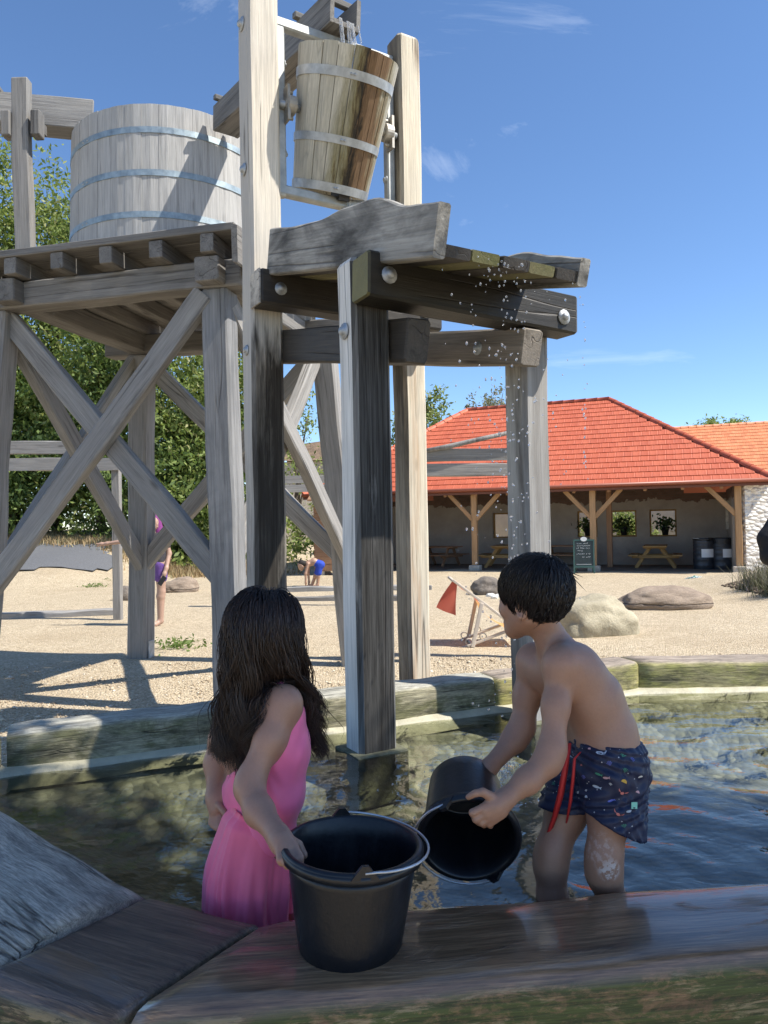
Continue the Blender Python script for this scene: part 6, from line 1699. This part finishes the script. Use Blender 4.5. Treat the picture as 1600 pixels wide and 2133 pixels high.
# small mint tag at the hem
hit = bvh.ray_cast(CAM-bbase, (at(1321, 1678, 2.0)-CAM).normalized())
if hit[0] is not None:
    q = hit[0]-vw*.004; V = [q+_Rt*a*.008+_Up*b*.009 for (a, b) in ((-1, -1), (1, -1), (1, 1), (-1, 1))]
    tg_ = obj('side_tag', mesh_np('side_tag', V+[v+vw*.003 for v in V], [(0, 1, 2, 3), (7, 6, 5, 4), (0, 4, 5, 1), (1, 5, 6, 2), (2, 6, 7, 3), (3, 7, 4, 0)]), plain('mint tag', (.25, .62, .50), .7), shorts, WM[by.name])

# ---------------------------------------------------------------- the girl
gf, gl, gu = axes((.22, .95, .16)); gc = at(553, 1312, 2.14)
gy_ = empty('person', (at(540, 1800, 2.13).x, 2.13, .15), 'girl with long dark hair in a pink swim dress, one hand on the bucket rim', 'person')
gbase = WM[gy_.name].translation
gt_ = []
for (a, b) in (((556, 1740, 2.10, .062), (522, 1738, 2.17, .062)), ((572, 1650, 2.09, .062), (527, 1648, 2.18, .062)), ((580, 1560, 2.085, .066), (520, 1555, 2.19, .066)), ((578, 1490, 2.08, .058), (512, 1488, 2.20, .056))):
    gt_.append((at(*a[:3]), a[3], at(*b[:3]), b[3]))
tor = []
for s0, s1 in zip(gt_, gt_[1:]): tor += [Cone(s0[0], s1[0], s0[1], s1[1], .05), Cone(s0[2], s1[2], s0[3], s1[3], .05)]
tor += [Cone(s[0], s[2], s[1]*.97, s[3]*.97, .05) for s in gt_]
gp_ = list(tor)
gp_ += [Cone(at(572, 1472, 2.08), at(592, 1462, 2.045), .050, .046, .04), Cone(at(518, 1470, 2.2), at(492, 1466, 2.22), .05, .044, .04)]
gp_ += limb([S(560, 1470, 2.13, .052), S(568, 1425, 2.13, .036), (Vector(gc)-gf*.01-gu*.06, .038)], .03)
gp_ += limb([S(591, 1466, 2.045, .0425), S(562, 1540, 2.00, .0395), S(523, 1622, 1.955, .0345), S(519, 1644, 1.94, .0345), S(540, 1690, 1.89, .0355), S(580, 1742, 1.80, .0255)], .025)
gp_ += limb([S(490, 1470, 2.22, .042), S(462, 1540, 2.24, .036), S(450, 1590, 2.23, .033), S(449, 1662, 2.17, .024), S(451, 1686, 2.155, .023)], .025)
gp_ += hand_fingers([[S(444, 1694, 2.15, .011), S(440, 1714, 2.14, .0088), S(447, 1722, 2.13, .0075)], [S(449, 1698, 2.145, .011), S(446, 1720, 2.135, .0088), S(453, 1727, 2.125, .0075)], [S(455, 1697, 2.145, .0105), S(455, 1718, 2.13, .0085), S(460, 1724, 2.12, .0072)], [S(461, 1692, 2.15, .010), S(464, 1709, 2.135, .0078), S(467, 1714, 2.125, .0068)], [S(456, 1678, 2.14, .012), S(468, 1692, 2.12, .009), S(472, 1704, 2.11, .0078)]])
# right hand on the bucket rim
gp_ += [Cone(at(580, 1742, 1.80), at(590, 1757, 1.775), .0255, .024, .02), Cone(at(592, 1752, 1.775), at(610, 1764, 1.755), .020, .0135, .018), Cone(at(588, 1757, 1.77), at(600, 1772, 1.742), .020, .0135, .018), Cone(at(581, 1756, 1.775), at(586, 1774, 1.742), .019, .013, .018)]
gp_ += hand_fingers([[S(611, 1765, 1.752, .0125), S(624, 1788, 1.722, .0112), S(625, 1807, 1.722, .0092)], [S(602, 1772, 1.742, .0122), S(611, 1796, 1.712, .0100), S(611, 1807, 1.715, .009)],
                     [S(592, 1775, 1.738, .012), S(597, 1797, 1.710, .0105), S(598, 1804, 1.715, .0088)], [S(583, 1773, 1.742, .0112), S(584, 1792, 1.718, .0095), S(586, 1798, 1.72, .008)],
                     [S(600, 1748, 1.79, .0135), S(622, 1760, 1.80, .0112), S(634, 1782, 1.795, .0092)]])
gp_ += limb([S(556, 1750, 2.10, .056), S(556, 1880, 2.09, .045), S(558, 2010, 2.09, .032)], .03) + limb([S(520, 1750, 2.17, .056), S(512, 1860, 2.18, .045), S(508, 1970, 2.19, .032)], .03)
for (px, py, d) in ((562, 2016, 2.09), (508, 1976, 2.19)):
    a = at(px, py, d); gp_ += limb([(a, .026), (a+Vector((.05, .04, -.02)), .025), (a+Vector((.09, .07, -.028)), .018)], .02)
ghead = head_prims(gc, gf, gl, gu, 1.0)
SKIN_G = skin_mat('tan skin', (.41, .225, .15))
body('body', gp_+ghead, .0038, SKIN_G, gy_, 2)
eyes(gc, gf, gl, gu, 1.0, gy_)
# dress
def pinkmat(name, c):
    m, nt = newmat(name); co = N(nt, 'ShaderNodeTexCoord').outputs['Object']; n = noise(nt, co, 7, 4, .6)
    col = mixrgb(nt, ramp(nt, n, [(.3, 0.), (.7, 1.)]), tuple(v*.85 for v in c), c)
    d = principled(nt, col, .55, noise(nt, co, 420, 2, .5), .0003, Sheen_Weight=.25); return m
PINK = pinkmat('pink bodice', (.97, .185, .37)); CORAL = pinkmat('pink skirt', (1.0, .17, .31))
F0 = at(634, 1478, 2.10); B0 = at(486, 1632, 2.13); dd = F0-B0; nn_ = Vector((-dd.z, 0, dd.x)).normalized(); nn_ = nn_ if nn_.z > 0 else -nn_
def fat(p, e, cut):
    q = dict(p); q['ra'] = p['ra']+e; q['rb'] = p['rb']+e; q['cut'] = cut; q['disp'] = lambda P: .0012*np.sin(P[..., 2]*70+5*np.sin(P[..., 0]*40)); return q
zw = at(540, 1738, 2.12)
body('bodice', [fat(p, .0075, ((F0, nn_), (zw, Vector((-.25, 0, -1)).normalized()))) for p in tor], .005, PINK, gy_, 1)
V, F = tube_mesh([at(628, 1484, 2.09), at(612, 1440, 2.06), at(585, 1421, 2.07), at(560, 1430, 2.10), at(530, 1480, 2.11), at(505, 1560, 2.09)], [.005]*6, 8)
build('strap', [Vector(v)-gbase for v in V], F, PINK, gy_, True, WM[gy_.name])
# skirt with gathers
V = []; F = []; na, nh = 220, 26; rs = random.Random(2); phs = [rs.uniform(0, 6.28) for _ in range(5)]; rid = [(rs.uniform(0, 6.28), rs.uniform(.035, .13), rs.uniform(.25, 1.1), rs.uniform(-.25, .25), rs.uniform(0, .35)) for _ in range(34)]
top = at(547, 1694, 2.125); hem = at(521, 1912, 2.115); mx_ = Vector((.985, .17, 0)); my_ = Vector((-.17, .985, 0))
for thick in (0, 1):
    for i in range(nh+1):
        q = i/nh; c = top.lerp(hem, q)+Vector((-.012*math.sin(math.pi*q), 0, 0))
        for j in range(na):
            a = 2*math.pi*j/na
            fold = -.55+.35*math.sin(7*a+phs[4]+q*1.2)
            for (ra_, rw_, rh_, rd_, rq_) in rid:
                dq = (a-ra_-rd_*q+math.pi) % (2*math.pi)-math.pi
                if abs(dq) < 3*rw_: fold += rh_*1.35*math.exp(-(dq/rw_)**2)*min(1, .35+max(0, (q-rq_))*2.2)
            amp = .0035+.010*min(1, q*1.5)
            rx = .104+.017*sstep(0, .55, q)+.003*q; ry = .102+.020*sstep(0, .6, q); kk = .80+.20*sstep(0, .10, q); rx *= kk; ry *= kk
            k = amp*fold-(.004 if thick else 0)
            p = c+mx_*(rx+k)*math.cos(a)+my_*(ry+k)*math.sin(a); slope_ = .055*math.cos(a)*(1-q)
            V.append(p+Vector((0, 0, -slope_*.55+.006*math.sin(5*a+1)*q))-gbase)
for t_ in (0, 1):
    o_ = t_*(nh+1)*na
    for i in range(nh):
        for j in range(na):
            a = o_+i*na+j; b = o_+i*na+(j+1) % na; f_ = (a, b, b+na, a+na); F.append(f_ if t_ else f_[::-1])
for j in range(na):
    a = nh*na+j; b = nh*na+(j+1) % na; o_ = (nh+1)*na; F.append((a, b, b+o_, a+o_)); a -= nh*na; b -= nh*na; F.append((b, a, a+o_, b+o_))
sk = build('skirt', V, F, CORAL, gy_, True, WM[gy_.name])
# little white beads down the front seam
bd = []
for i in range(9):
    p = at(628-1.2*i-(2 if i % 2 else 0), 1588+13*i, 2.06); bd.append((IV*.0032+np.array(p-gbase), IF+12*i))
obj('bead_trim', mesh_np('bead_trim', np.concatenate([b[0] for b in bd]), np.concatenate([b[1] for b in bd]), True), PAPER, gy_, WM[gy_.name])
# long hair
g = np.random.default_rng(11)
gcc = Vector(gc)-gf*.012+gu*.014
gcap = [Ell(gcc, (gf, gl, gu), (.110, .098, .104), .01, cut=((Vector(gc)+gf*.055, gf), (Vector(gc)-gu*.075, -gu)))]
V, Q = sdf_mesh(gcap, .006); obj('hair', mesh_np('hair', V-np.array(gbase), Q, True), HAIR_CAP, gy_, WM[gy_.name])
nS = 6500
excl = [Cone(at(x, y, d), at(x-(800-x)*.0, y, d-.34), r, r*1.05, .02) for (x, y, d, r) in ((604, 1440, 2.06, .040), (596, 1480, 2.04, .050), (578, 1530, 2.02, .052), (556, 1580, 2.0, .052), (540, 1630, 1.98, .05))]
coll = [Ell(gcc, (gf, gl, gu), (.108, .096, .102), .01)]+gp_[:40]+excl
roots, v = scalp_points(gcc, gf, gl, gu, (.107, .095, .101), nS, g, lambda v: v[2] > -.62 and v[0] < .40 and (v[2] > -.1 or v[0] < .2))
part = np.array([.35, -.1, .93]); d0 = v-part*.95
d0 = d0-(d0*v).sum(1, keepdims=True)*v; d0 /= np.maximum(np.linalg.norm(d0, axis=1, keepdims=True), 1e-6); d0 = d0 @ np.array([list(gf), list(gl), list(gu)])
ln_ = np.where(roots[:, 0]-gcc.x > .012, g.uniform(.43, .52, nS), g.uniform(.39, .47, nS))-.06*(1-v[:, 2])
hc = np.array(gcc)
side = np.where(roots[:, 0]-hc[0] > .012, 1, -1)
tgt = np.where(side > 0, g.uniform(.112, .175, nS), np.clip((roots[:, 0]-hc[0])*1.15-.035+g.normal(size=nS)*.02, -.17, -.01))
def bias(p, t):
    out = np.zeros_like(p); r = p-hc
    out[:, 0] = np.clip((tgt-r[:, 0])*3.6, -.34, .34)*min(1, max(0, (t-.18)*2.2))
    out[:, 1] = np.where(side > 0, np.clip((.03-r[:, 1])*2, -.15, .15), np.clip((-.09-r[:, 1])*1.5, -.1, .1))*(t > .25)
    return out
P = grow_hair(roots, d0, ln_, 20, coll, g.uniform(.002, .020, nS), g, grav=.55, keep=.75, wob=.045, wave=.020, clump=.52, nguide=120, bias=bias, stick=.55, stick_t=.26)
fly = g.choice(nS, 110, replace=False); P[fly] += (np.linspace(0, 1, 21)**1.6)[None, :, None]*g.normal(size=(110, 1, 3))*np.array([.045, .03, .02])
V, F = strands_mesh(P, g.uniform(.0006, .0013, nS)); o = obj('hair_strands', mesh_np('hair_strands', V-np.array(gbase), F, True), HAIR_G, gy_, WM[gy_.name]); o['kind'] = 'stuff'

# ---------------------------------------------------------------- other people in the yard
def figure(base, label, joints, cloth, res=.012, skin=(.42, .27, .20), head=None):
    """joints: list of limb chains in metres relative to base; cloth: (name, prims, colour)"""
    t = empty('person', base, label, 'person'); b = np.array(base)
    pr = []
    for ch in joints: pr += limb([(b+np.array(p), r) for (p, r) in ch], .03)
    if head:
        hf, hl, hu = axes(head[1]); hc_ = Vector(base)+Vector(head[0]); pr += head_prims(hc_, hf, hl, hu, head[2]); res_b = min(res, .008)
    body('body', pr, res_b if head else res, plain('skin %s' % label[:12], skin, .5), t, 1)
    if head: eyes(hc_, hf, hl, hu, head[2], t)
    for (nm, chs, col) in cloth:
        cp_ = []
        for ch in chs: cp_ += limb([(b+np.array(p), r) for (p, r) in ch], .03)
        body(nm, cp_, res, plain('%s %s' % (nm, label[:10]), col, .8, bscale=14, bdist=.01), t, 1)
    return t
# woman seen in part behind the far platform leg
wb = onz(340, 1303, 0); wb.x -= .13
W3 = 1.66
figure((wb.x, wb.y, 0), 'woman with purple hair, dark top and purple shorts, half hidden behind the far platform leg',
    [[((.09, 0, .08), .045), ((.10, .0, .45), .062), ((.11, 0, .52), .06), ((.10, 0, .86), .088)], [((.09, .01, .06), .04), ((.03, -.10, .03), .035), ((-.04, -.16, .025), .025)],
     [((-.10, .12, .08), .045), ((-.09, .08, .48), .062), ((-.08, .05, .86), .088)], [((-.10, .12, .06), .04), ((-.16, .02, .03), .032)],
     [((-.08, 0, .95), .11), ((.08, 0, .95), .11), ((.06, 0, 1.12), .10), ((.09, 0, 1.32), .09), ((-.09, 0, 1.32), .09), ((-.06, 0, 1.12), .10)], [((0, 0, 1.38), .055), ((0, .0, 1.50), .06)],
     [((.17, 0, 1.36), .045), ((.23, .02, 1.10), .038), ((.22, -.10, .88), .028), ((.20, -.14, .80), .03)], [((.20, -.14, .80), .016), ((.16, -.17, .74), .012)], [((.21, -.13, .79), .015), ((.19, -.17, .72), .011)],
     [((-.17, 0, 1.36), .045), ((-.45, .0, 1.30), .036), ((-.72, .02, 1.27), .026), ((-.80, .02, 1.26), .028)], [((-.80, .02, 1.26), .014), ((-.88, .02, 1.23), .011)], [((-.80, .02, 1.27), .014), ((-.88, .0, 1.27), .010)]],
    [('shirt', [[((-.08, 0, 1.0), .118), ((-.09, 0, 1.32), .105), ((.09, 0, 1.32), .105), ((.08, 0, 1.0), .118)], [((.17, 0, 1.36), .055), ((.21, .01, 1.22), .05)]], (.045, .042, .05)),
     ('shorts', [[((-.07, .02, .95), .122), ((.07, 0, .95), .122)], [((.09, 0, .90), .11), ((.105, 0, .74), .098)], [((-.08, .04, .90), .11), ((-.085, .06, .74), .098)]], (.14, .07, .28)),
     ('hair', [[((0, .03, 1.62), .105), ((.06, .05, 1.45), .08), ((.11, .02, 1.30), .06)], [((-.03, .05, 1.58), .09), ((-.06, .07, 1.36), .07)]], (.20, .035, .18))], head=((0, -.03, 1.57), (-.4, -.9, 0), 1.1))
V, F = boxvf(-.035, .035, -.006, .006, -.075, .075)
tag(obj('mobile_phone', mesh_np('mobile_phone', V, F), POT, None, Matrix.Translation((wb.x+.18, wb.y-.19, .70)) @ Matrix.Rotation(R(35), 4, 'Y')), 'black phone held by the woman with purple hair', 'phone')
# boy bending down in the distance
kb = onz(655, 1221, 0)
figure((kb.x, kb.y, 0), 'small boy in blue shorts bending down to the gravel in front of the plank cabin',
    [[((.08, 0, .04), .035), ((.10, 0, .24), .045), ((.14, 0, .46), .062)], [((-.06, .06, .04), .035), ((.02, .05, .24), .045), ((.12, .05, .46), .062)], [((.08, 0, .025), .026), ((-.02, -.03, .02), .02)], [((-.06, .06, .025), .026), ((-.16, .03, .02), .02)],
     [((.15, .02, .52), .09), ((.0, .02, .60), .085), ((-.14, .02, .55), .08)], [((-.14, .02, .55), .05), ((-.26, .0, .52), .05)],
     [((-.14, -.07, .55), .04), ((-.20, -.09, .32), .032), ((-.20, -.08, .10), .024), ((-.20, -.07, .04), .022)], [((-.14, .10, .55), .04), ((-.16, .12, .32), .032), ((-.14, .12, .10), .024), ((-.15, .12, .04), .022)]],
    [('shorts', [[((.16, .02, .52), .105), ((.05, .02, .57), .09)], [((.13, 0, .46), .085), ((.11, 0, .32), .075)], [((.12, .05, .46), .085), ((.07, .05, .32), .075)]], (.02, .06, .42)),
     ('hair', [[((-.31, .0, .575), .078), ((-.25, .0, .55), .075)]], (.02, .014, .01))], res=.010, skin=(.40, .24, .16), head=((-.31, 0, .52), (-.75, -.1, -.66), .95))
# dark clothed person at the right border
rb = Vector((3.36, 6.0, 0))
figure(rb, 'person in dark clothes standing at the right border, only the sleeve in view',
    [[((-.10, 0, .08), .05), ((-.10, 0, .5), .065), ((-.10, 0, .92), .09)], [((.10, 0, .08), .05), ((.10, 0, .5), .065), ((.10, 0, .92), .09)], [((-.1, 0, .05), .04), ((-.1, -.14, .03), .03)], [((.1, 0, .05), .04), ((.1, -.14, .03), .03)],
     [((0, 0, 1.0), .13), ((0, 0, 1.4), .12)], [((0, 0, 1.5), .06), ((0, 0, 1.6), .06)], [((-.12, -.1, 1.16), .03), ((-.06, -.16, 1.14), .03), ((-.03, -.2, 1.12), .018)], [((.15, 0, 1.42), .05), ((.24, 0, 1.15), .042), ((.22, -.08, .9), .03)]],
    [('shirt', [[((-.06, 0, 1.0), .15), ((-.08, 0, 1.40), .14), ((.08, 0, 1.40), .14), ((.06, 0, 1.0), .15)], [((-.16, 0, 1.44), .09), ((-.245, 0, 1.32), .082), ((-.25, -.03, 1.18), .072), ((-.15, -.10, 1.14), .05)]], (.012, .013, .016)),
     ('trousers', [[((-.10, 0, .12), .075), ((-.10, 0, .92), .105)], [((.10, 0, .12), .075), ((.10, 0, .92), .105)]], (.02, .022, .03)),
     ('hair', [[((.01, .02, 1.72), .112), ((.03, .06, 1.66), .1)]], (.02, .015, .012))], res=.012, head=((0, -.01, 1.66), (-.5, -.85, 0), 1.1))
